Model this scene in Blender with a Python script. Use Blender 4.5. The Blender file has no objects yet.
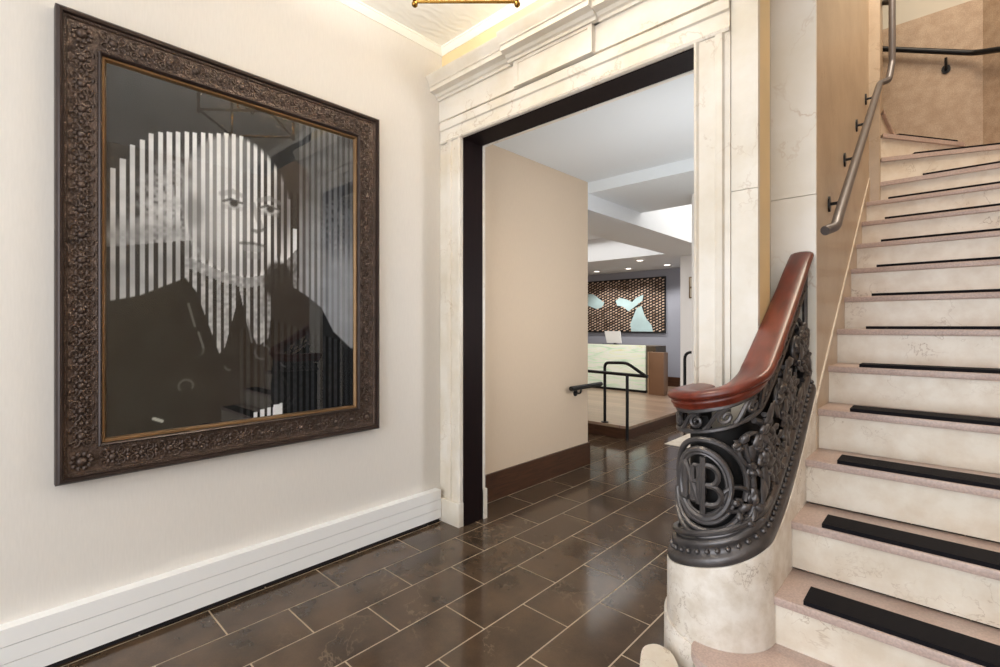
import bpy, bmesh, math, random
from mathutils import Vector, Matrix
import numpy as np
random.seed(7)
PI = math.pi
SC = bpy.context.scene
COL = SC.collection

# ------------------------------------------------------------------ camera
cam_d = bpy.data.cameras.new('camera')
cam = bpy.data.objects.new('camera', cam_d)
COL.objects.link(cam)
cam.location = (0, 0, 1.3)
cam.rotation_euler = (PI/2, 0, math.radians(43.05))
cam_d.sensor_width = 36.0
cam_d.lens = 482/1000*36.0
cam_d.shift_y = -7.5/1000
cam_d.clip_start = 0.02
SC.camera = cam

# ------------------------------------------------------------------ world and light
w = bpy.data.worlds.new('world')
SC.world = w
w.use_nodes = True
w.node_tree.nodes['Background'].inputs[0].default_value = (0.85, 0.92, 1.0, 1)
w.node_tree.nodes['Background'].inputs[1].default_value = 0.6

def area(name, loc, rot, size, size_y, power, color=(1, 1, 1), spread=PI):
    d = bpy.data.lights.new(name, 'AREA')
    d.shape = 'RECTANGLE'; d.size = size; d.size_y = size_y
    d.energy = power; d.color = color; d.spread = spread
    o = bpy.data.objects.new(name, d); COL.objects.link(o)
    o.location = loc; o.rotation_euler = rot
    return o

def point(name, loc, power, color, r=0.03):
    d = bpy.data.lights.new(name, 'POINT')
    d.energy = power; d.color = color; d.shadow_soft_size = r
    o = bpy.data.objects.new(name, d); COL.objects.link(o)
    o.location = loc
    return o

# daylight falling in through the entrance behind the camera
area('entrance_daylight', (-0.5, -2.55, 1.6), (PI/2, 0, 0), 3.4, 2.8, 162, (0.88, 0.94, 1.0))
# added upward fill behind the camera, then a ceiling light over the stair
area('vestibule_fill', (-0.3, -0.9, 2.7), (PI, 0, 0), 1.4, 1.0, 17, (1.0, 0.97, 0.93))
area('stairwell_ceiling_light', (0.2, 3.4, 5.3), (0, 0, 0), 1.0, 1.8, 96, (1.0, 0.88, 0.70))
# hall fill and lobby lights
point('hall_fill', (-0.92, 2.95, 1.5), 36, (0.97, 0.98, 1.0), 0.15)  # added point fill hidden by the jamb, brightens the hall ceiling and wall
area('lobby_high_light', (-1.5, 6.2, 3.55), (0, 0, 0), 1.4, 2.0, 50, (1.0, 0.97, 0.93))
area('lobby_tray_light', (-4.7, 5.6, 2.72), (0, 0, 0), 4.0, 2.8, 70, (1.0, 0.98, 0.95))

SC.view_settings.view_transform = 'Standard'
SC.view_settings.look = 'None'
SC.view_settings.gamma = 1.0
SC.view_settings.use_curve_mapping = False
SC.view_settings.exposure = -0.26

# ------------------------------------------------------------------ materials
def lin(r, g, b):
    f = lambda c: (c/255/12.92) if c/255 <= 0.04045 else ((c/255+0.055)/1.055)**2.4
    return (f(r), f(g), f(b), 1)

def nt(name):
    m = bpy.data.materials.new(name); m.use_nodes = True
    n = m.node_tree.nodes; l = m.node_tree.links
    return m, n, l, n['Principled BSDF']

def plain(name, col, rough=0.5, metal=0.0, spec=0.5, bump=0.0, bscale=60, emit=None, estr=0.0, coat=0.0, var=0.0, vscale=6, stretch=(1, 1, 1)):
    m, n, l, p = nt(name)
    p.inputs['Base Color'].default_value = col
    p.inputs['Roughness'].default_value = rough
    p.inputs['Metallic'].default_value = metal
    p.inputs['Specular IOR Level'].default_value = spec
    p.inputs['Coat Weight'].default_value = coat
    if emit:
        p.inputs['Emission Color'].default_value = emit
        p.inputs['Emission Strength'].default_value = estr
    if bump or var:
        tc = n.new('ShaderNodeTexCoord'); mp = n.new('ShaderNodeMapping')
        mp.inputs['Scale'].default_value = stretch
        l.new(tc.outputs['Object'], mp.inputs[0])
    if bump:
        t = n.new('ShaderNodeTexNoise'); t.inputs['Scale'].default_value = bscale; t.inputs['Detail'].default_value = 4
        l.new(mp.outputs[0], t.inputs['Vector'])
        b = n.new('ShaderNodeBump'); b.inputs['Strength'].default_value = bump; b.inputs['Distance'].default_value = 0.01
        l.new(t.outputs['Fac'], b.inputs['Height']); l.new(b.outputs[0], p.inputs['Normal'])
    if var:
        t = n.new('ShaderNodeTexNoise'); t.inputs['Scale'].default_value = vscale; t.inputs['Detail'].default_value = 5
        l.new(mp.outputs[0], t.inputs['Vector'])
        r = n.new('ShaderNodeValToRGB')
        c = col
        r.color_ramp.elements[0].position = 0.3; r.color_ramp.elements[1].position = 0.7
        r.color_ramp.elements[0].color = (c[0]*(1-var), c[1]*(1-var), c[2]*(1-var), 1)
        r.color_ramp.elements[1].color = (min(1, c[0]*(1+var)), min(1, c[1]*(1+var)), min(1, c[2]*(1+var)), 1)
        l.new(t.outputs['Fac'], r.inputs[0]); l.new(r.outputs[0], p.inputs['Base Color'])
    return m

def marble(name, base, cloud, vein, rough=0.25, scale=3.0, vamt=0.6, vscale=5.0, attr=False, speck=0.0, coat=0.0):
    """cloudy stone with thin irregular veins (contour lines of a warped noise)"""
    m, n, l, p = nt(name)
    p.inputs['Roughness'].default_value = rough
    p.inputs['Coat Weight'].default_value = coat
    tc = n.new('ShaderNodeTexCoord')
    vec = tc.outputs['Object']
    if attr:
        a = n.new('ShaderNodeAttribute'); a.attribute_name = 'tile_shift'
        ad = n.new('ShaderNodeVectorMath'); ad.operation = 'ADD'
        l.new(tc.outputs['Object'], ad.inputs[0]); l.new(a.outputs['Vector'], ad.inputs[1])
        vec = ad.outputs[0]
    t1 = n.new('ShaderNodeTexNoise'); t1.inputs['Scale'].default_value = scale; t1.inputs['Detail'].default_value = 6; t1.inputs['Roughness'].default_value = 0.6
    l.new(vec, t1.inputs['Vector'])
    r1 = n.new('ShaderNodeValToRGB')
    r1.color_ramp.elements[0].position = 0.35; r1.color_ramp.elements[0].color = cloud
    r1.color_ramp.elements[1].position = 0.62; r1.color_ramp.elements[1].color = base
    l.new(t1.outputs['Fac'], r1.inputs[0])
    t2 = n.new('ShaderNodeTexNoise'); t2.inputs['Scale'].default_value = vscale; t2.inputs['Detail'].default_value = 5; t2.inputs['Roughness'].default_value = 0.6; t2.inputs['Distortion'].default_value = 0.35
    l.new(vec, t2.inputs['Vector'])
    s = n.new('ShaderNodeMath'); s.operation = 'SUBTRACT'; s.inputs[1].default_value = 0.5
    l.new(t2.outputs['Fac'], s.inputs[0])
    ab = n.new('ShaderNodeMath'); ab.operation = 'ABSOLUTE'; l.new(s.outputs[0], ab.inputs[0])
    r2 = n.new('ShaderNodeValToRGB')
    r2.color_ramp.elements[0].position = 0.0; r2.color_ramp.elements[0].color = (1, 1, 1, 1)
    r2.color_ramp.elements[1].position = 0.012; r2.color_ramp.elements[1].color = (0, 0, 0, 1)
    l.new(ab.outputs[0], r2.inputs[0])
    t3 = n.new('ShaderNodeTexNoise'); t3.inputs['Scale'].default_value = 2.1
    l.new(vec, t3.inputs['Vector'])
    r3 = n.new('ShaderNodeValToRGB'); r3.color_ramp.elements[0].position = 0.5; r3.color_ramp.elements[1].position = 0.65
    l.new(t3.outputs['Fac'], r3.inputs[0])
    mu = n.new('ShaderNodeMath'); mu.operation = 'MULTIPLY'; l.new(r2.outputs[0], mu.inputs[0]); l.new(r3.outputs[0], mu.inputs[1])
    mu2 = n.new('ShaderNodeMath'); mu2.operation = 'MULTIPLY'; mu2.inputs[1].default_value = vamt
    l.new(mu.outputs[0], mu2.inputs[0])
    mx = n.new('ShaderNodeMix'); mx.data_type = 'RGBA'
    l.new(mu2.outputs[0], mx.inputs['Factor']); l.new(r1.outputs[0], mx.inputs['A']); mx.inputs['B'].default_value = vein
    out = mx.outputs['Result']
    if speck:
        t4 = n.new('ShaderNodeTexNoise'); t4.inputs['Scale'].default_value = 130; t4.inputs['Detail'].default_value = 2
        l.new(vec, t4.inputs['Vector'])
        r4 = n.new('ShaderNodeValToRGB'); r4.color_ramp.elements[0].position = 0.4; r4.color_ramp.elements[1].position = 0.62
        r4.color_ramp.elements[0].color = (1-speck, 1-speck, 1-speck, 1); r4.color_ramp.elements[1].color = (1, 1, 1, 1)
        l.new(t4.outputs['Fac'], r4.inputs[0])
        m4 = n.new('ShaderNodeMix'); m4.data_type = 'RGBA'; m4.blend_type = 'MULTIPLY'; m4.inputs['Factor'].default_value = 1
        l.new(out, m4.inputs['A']); l.new(r4.outputs[0], m4.inputs['B']); out = m4.outputs['Result']
    l.new(out, p.inputs['Base Color'])
    return m

def fabric_wall(name, col):
    m, n, l, p = nt(name)
    p.inputs['Roughness'].default_value = 0.75
    tc = n.new('ShaderNodeTexCoord'); mp = n.new('ShaderNodeMapping'); mp.inputs['Scale'].default_value = (1, 1, 0.12)
    l.new(tc.outputs['Object'], mp.inputs[0])
    t = n.new('ShaderNodeTexNoise'); t.inputs['Scale'].default_value = 160; t.inputs['Detail'].default_value = 3
    l.new(mp.outputs[0], t.inputs['Vector'])
    r = n.new('ShaderNodeValToRGB')
    r.color_ramp.elements[0].position = 0.3; r.color_ramp.elements[1].position = 0.7
    r.color_ramp.elements[0].color = tuple(c*0.96 for c in col[:3])+(1,)
    r.color_ramp.elements[1].color = col
    l.new(t.outputs['Fac'], r.inputs[0]); l.new(r.outputs[0], p.inputs['Base Color'])
    b = n.new('ShaderNodeBump'); b.inputs['Strength'].default_value = 0.08; b.inputs['Distance'].default_value = 0.003
    l.new(t.outputs['Fac'], b.inputs['Height']); l.new(b.outputs[0], p.inputs['Normal'])
    return m

def plaster_ornament(name, col):
    """white plaster with a shallow repeating scroll relief"""
    m, n, l, p = nt(name)
    p.inputs['Roughness'].default_value = 0.6
    p.inputs['Base Color'].default_value = col
    tc = n.new('ShaderNodeTexCoord')
    v = n.new('ShaderNodeTexVoronoi'); v.inputs['Scale'].default_value = 9; v.feature = 'SMOOTH_F1'
    wv = n.new('ShaderNodeTexWave'); wv.inputs['Scale'].default_value = 6; wv.inputs['Distortion'].default_value = 9; wv.inputs['Detail'].default_value = 2
    l.new(tc.outputs['Object'], v.inputs['Vector']); l.new(tc.outputs['Object'], wv.inputs['Vector'])
    a = n.new('ShaderNodeMath'); a.operation = 'ADD'
    l.new(v.outputs['Distance'], a.inputs[0]); l.new(wv.outputs['Fac'], a.inputs[1])
    b = n.new('ShaderNodeBump'); b.inputs['Strength'].default_value = 0.16; b.inputs['Distance'].default_value = 0.012
    l.new(a.outputs[0], b.inputs['Height']); l.new(b.outputs[0], p.inputs['Normal'])
    return m

def wood(name, c1, c2, rough=0.35, stretch=(14, 14, 1.2), coat=0.0):
    m, n, l, p = nt(name)
    p.inputs['Roughness'].default_value = rough; p.inputs['Coat Weight'].default_value = coat
    tc = n.new('ShaderNodeTexCoord'); mp = n.new('ShaderNodeMapping'); mp.inputs['Scale'].default_value = stretch
    l.new(tc.outputs['Object'], mp.inputs[0])
    t = n.new('ShaderNodeTexNoise'); t.inputs['Scale'].default_value = 4; t.inputs['Detail'].default_value = 6; t.inputs['Distortion'].default_value = 0.6
    l.new(mp.outputs[0], t.inputs['Vector'])
    r = n.new('ShaderNodeValToRGB')
    r.color_ramp.elements[0].position = 0.32; r.color_ramp.elements[0].color = c1
    r.color_ramp.elements[1].position = 0.68; r.color_ramp.elements[1].color = c2
    l.new(t.outputs['Fac'], r.inputs[0]); l.new(r.outputs[0], p.inputs['Base Color'])
    return m

def planks(name, c1, c2, c3, width, length, rough=0.3):
    m, n, l, p = nt(name)
    p.inputs['Roughness'].default_value = rough
    tc = n.new('ShaderNodeTexCoord')
    br = n.new('ShaderNodeTexBrick')
    br.inputs['Scale'].default_value = 1.0; br.inputs['Brick Width'].default_value = length; br.inputs['Row Height'].default_value = width
    br.inputs['Mortar Size'].default_value = 0.003; br.inputs['Color1'].default_value = c1; br.inputs['Color2'].default_value = c2; br.inputs['Mortar'].default_value = c3
    l.new(tc.outputs['Object'], br.inputs['Vector'])
    mp = n.new('ShaderNodeMapping'); mp.inputs['Scale'].default_value = (1.5, 22, 1); l.new(tc.outputs['Object'], mp.inputs[0])
    t = n.new('ShaderNodeTexNoise'); t.inputs['Scale'].default_value = 3; t.inputs['Detail'].default_value = 5; l.new(mp.outputs[0], t.inputs['Vector'])
    mx = n.new('ShaderNodeMix'); mx.data_type = 'RGBA'; mx.blend_type = 'MULTIPLY'; mx.inputs['Factor'].default_value = 0.35
    l.new(br.outputs['Color'], mx.inputs['A']); l.new(t.outputs['Color'], mx.inputs['B']); l.new(mx.outputs['Result'], p.inputs['Base Color'])
    return m

def pane_glass(name, ior=1.5, rough=0.0, gain=1.0):
    """thin flat pane: clear, with a mirror reflection that grows at grazing angles"""
    m = bpy.data.materials.new(name); m.use_nodes = True
    n = m.node_tree.nodes; l = m.node_tree.links; n.clear()
    o = n.new('ShaderNodeOutputMaterial'); mx = n.new('ShaderNodeMixShader')
    t = n.new('ShaderNodeBsdfTransparent'); g = n.new('ShaderNodeBsdfGlossy'); g.inputs['Roughness'].default_value = rough
    f0 = ((ior-1)/(ior+1))**2
    ge = n.new('ShaderNodeNewGeometry'); dt = n.new('ShaderNodeVectorMath'); dt.operation = 'DOT_PRODUCT'
    l.new(ge.outputs['Incoming'], dt.inputs[0]); l.new(ge.outputs['Normal'], dt.inputs[1])
    def mth(op, a_, b_):
        q = n.new('ShaderNodeMath'); q.operation = op
        for i_, v_ in enumerate((a_, b_)):
            if v_ is None: continue
            if isinstance(v_, (int, float)): q.inputs[i_].default_value = v_
            else: l.new(v_, q.inputs[i_])
        return q.outputs[0]
    co = mth('ABSOLUTE', dt.outputs['Value'], None)
    po = mth('POWER', mth('SUBTRACT', 1.0, co), 5.0)
    fr = mth('ADD', f0*gain, mth('MULTIPLY', po, (1-f0)*gain))
    l.new(fr, mx.inputs[0])
    l.new(t.outputs[0], mx.inputs[1]); l.new(g.outputs[0], mx.inputs[2]); l.new(mx.outputs[0], o.inputs['Surface'])
    return m

def onyx(name):
    m, n, l, p = nt(name)
    p.inputs['Roughness'].default_value = 0.12
    tc = n.new('ShaderNodeTexCoord'); mp = n.new('ShaderNodeMapping'); mp.inputs['Scale'].default_value = (0.8, 1, 5)
    l.new(tc.outputs['Object'], mp.inputs[0])
    t = n.new('ShaderNodeTexNoise'); t.inputs['Scale'].default_value = 2.5; t.inputs['Detail'].default_value = 6; t.inputs['Distortion'].default_value = 1.5
    l.new(mp.outputs[0], t.inputs['Vector'])
    r = n.new('ShaderNodeValToRGB'); e = r.color_ramp.elements
    e[0].position = 0.25; e[0].color = lin(190, 214, 190)
    e[1].position = 0.55; e[1].color = lin(238, 244, 228)
    x = e.new(0.70); x.color = lin(226, 232, 205)
    x = e.new(0.76); x.color = lin(214, 164, 84)
    l.new(t.outputs['Fac'], r.inputs[0]); l.new(r.outputs[0], p.inputs['Base Color'])
    l.new(r.outputs[0], p.inputs['Emission Color']); p.inputs['Emission Strength'].default_value = 0.28
    return m

M = dict(
    wall=fabric_wall('wallcovering_beige', lin(220, 214, 207)),
    hall=fabric_wall('wallcovering_tan', lin(212, 192, 168)),
    ceil=plaster_ornament('ceiling_plaster', lin(250, 247, 240)),
    crown=plain('crown_plaster', lin(247, 242, 232), 0.5),
    gold=plain('gilded_frieze', lin(234, 210, 162), 0.5, var=0.08, vscale=3),
    white=plain('white_paint', lin(240, 240, 240), 0.5),
    plaster=plain('stair_plaster', lin(196, 190, 178), 0.7),
    cool=plain('cool_white_paint', lin(226, 230, 232), 0.6),
    grey=plain('grey_ceiling_paint', lin(230, 233, 236), 0.6),
    slate=fabric_wall('slate_wallcovering', lin(160, 163, 176)),
    marble=marble('cream_marble', lin(226, 219, 209), lin(212, 201, 184), lin(160, 130, 98), 0.32, 3.2, 0.5, 3.2),
    piermarble=marble('lit_pier_marble', lin(248, 243, 235), lin(240, 233, 220), lin(190, 160, 128), 0.3, 2.6, 0.5, 2.2),  # brightened version of the cream marble, makes up for weak frontal light
    stairmarble=marble('stair_marble', lin(232, 223, 209), lin(218, 204, 186), lin(150, 118, 88), 0.3, 9.0, 0.7, 8.0),
    newelmarble=marble('newel_marble', lin(228, 220, 211), lin(208, 196, 182), lin(132, 104, 82), 0.3, 15.0, 0.85, 13.0),
    pink=marble('pink_tread_stone', lin(202, 180, 171), lin(190, 166, 156), lin(150, 120, 108), 0.4, 6.0, 0.25, 6.0, speck=0.16),
    tan=marble('tan_wall_stone', lin(204, 184, 160), lin(190, 168, 143), lin(150, 116, 84), 0.35, 3.5, 0.35, 2.5, speck=0.06),
    tanback=marble('tan_speckled_stone', lin(184, 160, 136), lin(168, 142, 118), lin(140, 110, 84), 0.5, 14, 0.3, 7, speck=0.2),
    tile=marble('brown_marble_tile', lin(86, 68, 52), lin(62, 49, 38), lin(158, 136, 112), 0.13, 4.5, 0.36, 3.2, attr=True, speck=0.12),
    grout=plain('beige_grout', lin(196, 178, 152), 0.6),
    iron=plain('dark_bronze_iron', lin(92, 88, 88), 0.36, 0.6, 0.5, bump=0.15, bscale=70, var=0.25, vscale=14),
    newelshade=plain('newel_shade', lin(24, 22, 22), 0.7, 0.3),  # near black, stands in for the shade inside the newel screen
    mahog=wood('mahogany_rail', lin(78, 27, 17), lin(110, 41, 25), 0.32, (7, 1.2, 3), coat=0.15),
    rubber=plain('black_grip', lin(14, 12, 18), 0.8, 0.0, 0.2, bump=0.3, bscale=300),
    radi=plain('white_enamel', lin(240, 239, 238), 0.4),
    dark=plain('dark_gap', lin(24, 22, 26), 0.7),
    casing=wood('dark_brown_casing', lin(20, 11, 12), lin(28, 16, 16), 0.6, (10, 10, 1)),
    basewood=wood('walnut_base', lin(58, 36, 24), lin(84, 54, 36), 0.35, (1.5, 1.5, 14)),
    steel=plain('grey_steel_rail', lin(112, 107, 108), 0.35, 0.55),
    black=plain('black_metal', lin(22, 22, 24), 0.4, 0.4),
    frame=plain('carved_walnut_bronze', lin(78, 62, 53), 0.42, 0.35, bump=0.5, bscale=90, var=0.3, vscale=25),
    framedark=plain('frame_edge', lin(54, 42, 38), 0.35, 0.4, var=0.2),
    gilt=plain('aged_gilt', lin(132, 104, 74), 0.35, 0.75, var=0.15),
    glass=pane_glass('picture_glass', 1.55, 0.0, 1.0),
    brass=plain('aged_brass', lin(150, 112, 52), 0.25, 0.9),
    lglass=pane_glass('lantern_glass', 1.45),
    bulb=plain('lit_bulb', lin(255, 240, 210), 0.4, emit=lin(255, 226, 170), estr=18),
    onyx=onyx('backlit_onyx'),
    bronze=plain('bronze_panel', lin(140, 108, 84), 0.35, 0.3, var=0.1, vscale=3),
    bronzeedge=plain('pale_bronze_edge', lin(206, 180, 152), 0.3, 0.5),
    deskwood=wood('desk_dark_wood', lin(74, 64, 52), lin(98, 86, 70), 0.4),
    plat=planks('oak_planks', lin(178, 152, 130), lin(158, 132, 112), lin(110, 88, 72), 0.15, 1.4),
    screen=plain('monitor_white', lin(250, 250, 250), 0.35),
    downl=plain('downlight_lens', lin(255, 250, 240), 0.4, emit=lin(255, 246, 232), estr=6),
    aqua=plain('pale_blue_panel', lin(188, 214, 218), 0.4, var=0.08),
    w1=wood('art_wood_light', lin(214, 186, 164), lin(228, 204, 184), 0.5),
    w2=wood('art_wood_mid', lin(150, 122, 102), lin(176, 146, 122), 0.5),
    w3=plain('art_black', lin(20, 17, 16), 0.6),
    sign=plain('bronze_plate', lin(126, 108, 84), 0.35, 0.6),
    signpale=plain('plate_face', lin(196, 186, 166), 0.4),
)

M['casing'].node_tree.nodes['Principled BSDF'].inputs['Specular IOR Level'].default_value = 0.12
# ------------------------------------------------------------------ mesh helpers
class MB:
    def __init__(self):
        self.bm = bmesh.new()
    def face(self, vs, mi=0):
        try:
            f = self.bm.faces.new(vs); f.material_index = mi; return f
        except ValueError:
            return None
    def box(self, x0, x1, y0, y1, z0, z1, mi=0, bev=0.0):
        b = self.bm
        v = [b.verts.new((x, y, z)) for z in (z0, z1) for y in (y0, y1) for x in (x0, x1)]
        fs = [(0, 2, 3, 1), (4, 5, 7, 6), (0, 1, 5, 4), (2, 6, 7, 3), (0, 4, 6, 2), (1, 3, 7, 5)]
        faces = [self.face([v[i] for i in f], mi) for f in fs]
        if bev:
            es = set(e for f in faces for e in f.edges)
            r = bmesh.ops.bevel(b, geom=list(es), offset=bev, segments=2, affect='EDGES', profile=0.5)
            for f in r['faces']: f.material_index = mi
        return self
    def prism(self, poly, z0, z1, mi=0, axis='z'):
        """poly: 2-D outline, pushed along an axis"""
        def P(a, b, c):
            return {'z': (a, b, c), 'x': (c, a, b), 'y': (a, c, b)}[axis]
        lo = [self.bm.verts.new(P(a, b, z0)) for a, b in poly]
        hi = [self.bm.verts.new(P(a, b, z1)) for a, b in poly]
        n = len(poly)
        self.face(lo[::-1], mi); self.face(hi, mi)
        for i in range(n):
            self.face([lo[i], lo[(i+1) % n], hi[(i+1) % n], hi[i]], mi)
        return self
    def rings(self, rings, closed=False, mi=0, caps=True, loop=True):
        vs = [[self.bm.verts.new(p) for p in r] for r in rings]
        m = len(vs); k = len(vs[0])
        for i in range(m if closed else m-1):
            a, b = vs[i], vs[(i+1) % m]
            for j in range(k if loop else k-1):
                self.face([a[j], a[(j+1) % k], b[(j+1) % k], b[j]], mi)
        if caps and not closed and loop:
            self.face(vs[0][::-1], mi); self.face(vs[-1], mi)
        return self
    def tube(self, pts, r, n=8, closed=False, mi=0, flat=None, up=None):
        pts = [Vector(p) for p in pts]
        m = len(pts); rings = []
        rad = r if isinstance(r, (list, tuple)) else [r]*m
        prev = None
        for i, p in enumerate(pts):
            if closed:
                t = (pts[(i+1) % m]-pts[i-1])
            else:
                t = pts[min(i+1, m-1)]-pts[max(i-1, 0)]
            if t.length < 1e-9: t = Vector((0, 0, 1))
            t.normalize()
            if prev is None:
                ref = Vector((0, 0, 1)) if abs(t.z) < 0.9 else Vector((1, 0, 0))
                u = t.cross(ref).normalized()
            else:
                u = prev-t*prev.dot(t)
                if u.length < 1e-6: u = t.orthogonal()
                u.normalize()
            prev = u
            v = t.cross(u)
            rings.append([p+(u*math.cos(2*PI*j/n)+v*math.sin(2*PI*j/n))*rad[i] for j in range(n)])
        return self.rings(rings, closed, mi)
    def lathe(self, prof, c=(0, 0, 0), n=24, mi=0):
        rings = [[(c[0]+r*math.cos(2*PI*j/n), c[1]+r*math.sin(2*PI*j/n), c[2]+z) for j in range(n)] for r, z in prof]
        return self.rings(rings, False, mi)
    def blob(self, c, r, axes=None, seg=8, rin=5, mi=0):
        """ellipsoid: c centre, r radii (3), axes three unit vectors"""
        if axes is None: axes = (Vector((1, 0, 0)), Vector((0, 1, 0)), Vector((0, 0, 1)))
        c = Vector(c)
        A, B, C = axes
        rings = []
        for i in range(1, rin):
            th = PI*i/rin
            rings.append([c+A*(r[0]*math.sin(th)*math.cos(2*PI*j/seg))+B*(r[1]*math.sin(th)*math.sin(2*PI*j/seg))+C*(r[2]*math.cos(th)) for j in range(seg)])
        vs = [[self.bm.verts.new(p) for p in rr] for rr in rings]
        t = self.bm.verts.new(c+C*r[2]); b = self.bm.verts.new(c-C*r[2])
        for i in range(len(vs)-1):
            for j in range(seg):
                self.face([vs[i][j], vs[i][(j+1) % seg], vs[i+1][(j+1) % seg], vs[i+1][j]], mi)
        for j in range(seg):
            self.face([t, vs[0][(j+1) % seg], vs[0][j]], mi)
            self.face([b, vs[-1][j], vs[-1][(j+1) % seg]], mi)
        return self
    def build(self, name, mats, parent=None, smooth=True, angle=38):
        bmesh.ops.recalc_face_normals(self.bm, faces=self.bm.faces[:])
        me = bpy.data.meshes.new(name)
        self.bm.to_mesh(me); self.bm.free()
        for m in (mats if isinstance(mats, (list, tuple)) else [mats]): me.materials.append(m)
        if smooth:
            me.polygons.foreach_set('use_smooth', [True]*len(me.polygons))
            me.set_sharp_from_angle(angle=math.radians(angle))
        o = bpy.data.objects.new(name, me); COL.objects.link(o)
        if parent is not None:
            o.parent = parent
            o.matrix_parent_inverse = Matrix.Translation(-Vector(parent.location))
        return o

def struct(o):
    o['kind'] = 'structure'; return o
def thing(name, loc, label, cat, group=None):
    o = bpy.data.objects.new(name, None); COL.objects.link(o)
    o.location = loc; o['label'] = label; o['category'] = cat
    if group: o['group'] = group
    o.empty_display_size = 0.1
    return o
def tag(o, label, cat, group=None):
    o['label'] = label; o['category'] = cat
    if group: o['group'] = group
    return o
def sbox(name, m, *b, bev=0.0):
    return struct(MB().box(*b, bev=bev).build(name, m))

# ------------------------------------------------------------------ key dimensions (metres)
XL = -2.53        # left wall face
YD = 2.11         # face of the marble door surround
YB = 2.294        # back of the door wall
XJ0, XJ1 = -2.31, -0.81   # door opening
ZH = 2.52         # head of the opening
ZC = 3.18         # vestibule ceiling
XS = -0.452       # stair side wall / stringer face
RISE, RUN, NY0, TT = 0.18342, 0.24899, 1.38768, 0.03

# ------------------------------------------------------------------ shell
# tiled floor: every tile its own quad, half-bond courses running down the room, sunk grout between
def tiled_floor():
    mb = MB(); bm = mb.bm
    mb.box(-9, 1.4, -2.6, 9.0, -0.1, -0.0022, 1)
    lay = bm.faces.layers.float_vector.new('tile_shift') if False else None
    shifts = []
    tw, tl, g = 0.2545, 0.510, 0.0032
    x_line, y0 = -1.46, 1.465
    rng = random.Random(3)
    k = -20
    tiles = []
    for k in range(-14, 12):
        xa, xb = x_line+(k-1)*tw, x_line+k*tw
        if xb < -4.2 or xa > 1.4: continue
        off = 0 if k % 2 == 0 else tl/2
        for n in range(-9, 14):
            ya = y0+n*tl+off; yb = ya+tl
            if yb < -2.6 or ya > 8: continue
            v = [bm.verts.new(p) for p in ((xa+g, ya+g, -0.0003*0), (xb-g, ya+g, 0), (xb-g, yb-g, 0), (xa+g, yb-g, 0))]
            f = mb.face(v, 0)
            sh = (rng.uniform(-9, 9), rng.uniform(-9, 9), rng.uniform(-9, 9))
            tiles.append(sh)
    o = mb.build('floor', [M['tile'], M['grout']], smooth=False)
    at = o.data.attributes.new('tile_shift', 'FLOAT_VECTOR', 'FACE')
    vals = []
    nb = len(o.data.polygons)-len(tiles)
    for i in range(len(o.data.polygons)):
        vals += (0, 0, 0) if i < nb else tiles[i-nb]
    at.data.foreach_set('vector', vals)
    return struct(o)
tiled_floor()

sbox('wall_left', M['wall'], XL-0.15, XL, -2.6, YB, 0, ZC+0.1)
# crown moulding on the left wall and over the door
def crown(name, axis):
    prof = [(0, 0), (0.006, 0), (0.010, 0.008), (0.022, 0.02), (0.028, 0.034), (0.034, 0.036), (0.034, 0.045), (0, 0.045)]
    mb = MB()
    if axis == 'left':
        mb.prism([(XL+a, ZC-0.045+b) for a, b in prof], -2.6, YD+0.02, axis='y')
    else:
        mb.prism([(YD+0.02-a, ZC-0.045+b) for a, b in prof], XL, 1.3, axis='x')
    return struct(mb.build(name, M['crown']))
crown('trim_1', 'left'); crown('trim_2', 'door')
struct(MB().box(XL-0.15, 1.45, -2.6, YD+0.3, ZC, ZC+0.12).build('ceiling', M['ceil']))
# door wall: gilded frieze plane behind the marble
mb = MB()
mb.box(XL-0.1, XJ0-0.02, YD+0.02, YB, 0, ZH+0.02)
mb.box(XJ1+0.02, -0.564, YD+0.02, YB, 0, ZH+0.02)
mb.box(XL-0.1, -0.564, YD+0.02, YB, ZH+0.02, ZC+0.1)
struct(mb.build('wall_door', M['gold']))
struct(MB().box(-0.562, 1.4, YD+0.02, YD+0.3, ZC-0.0, ZC+0.7).build('wall_stair_header', M['wall']))

# marble door surround (architrave), with stepped fascias
def architrave():
    mb = MB()
    def leg(x0, x1, inner):  # inner = side of the opening: +1 opening to the right
        prof = [(0, 0.0), (0.0, 0.045), (0.012, 0.05), (0.02, 0.04), (0.085, 0.037), (0.09, 0.048), (0.118, 0.05), (0.124, 0.036), (0.145, 0.034), (0.145, 0.0)]
        s = 1 if inner > 0 else -1
        xo = x1 if inner > 0 else x0
        pts = []
        for a, b in prof:
            pts.append((xo - s*a*1.0, YD+0.03-b))
        return pts
    z1 = ZH
    for pts in (leg(-2.51, XJ0, 1), leg(XJ1, -0.665, -1)):
        mb.prism(pts, 0.0, z1)
    # head
    prof = [(0, 0), (0.0, 0.045), (0.012, 0.05), (0.02, 0.04), (0.085, 0.037), (0.09, 0.048), (0.135, 0.05), (0.148, 0.036), (0.16, 0.0)]
    mb.prism([(YD+0.03-b, ZH+a) for a, b in prof], -2.51, -0.666, axis='x')
    # base plinths
    mb.box(-2.522, XJ0+0.004, YD-0.03, YD+0.03, 0, 0.155, bev=0.004)
    mb.box(XJ1-0.004, -0.655, YD-0.03, YD+0.03, 0, 0.155, bev=0.004)
    # outer plain pilaster strip to the right, wrapping the wall end
    mb.box(-0.664, -0.562, YD+0.004, YD+0.032, 0, 1.855); mb.box(-0.664, -0.562, YD+0.004, YD+0.032, 1.8575, 2.679)
    mb.box(-2.528, -2.456, YD+0.002, YD+0.03, 0.0, 2.679)
    return struct(mb.build('trim_3', M['marble'], angle=25))
architrave()
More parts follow.
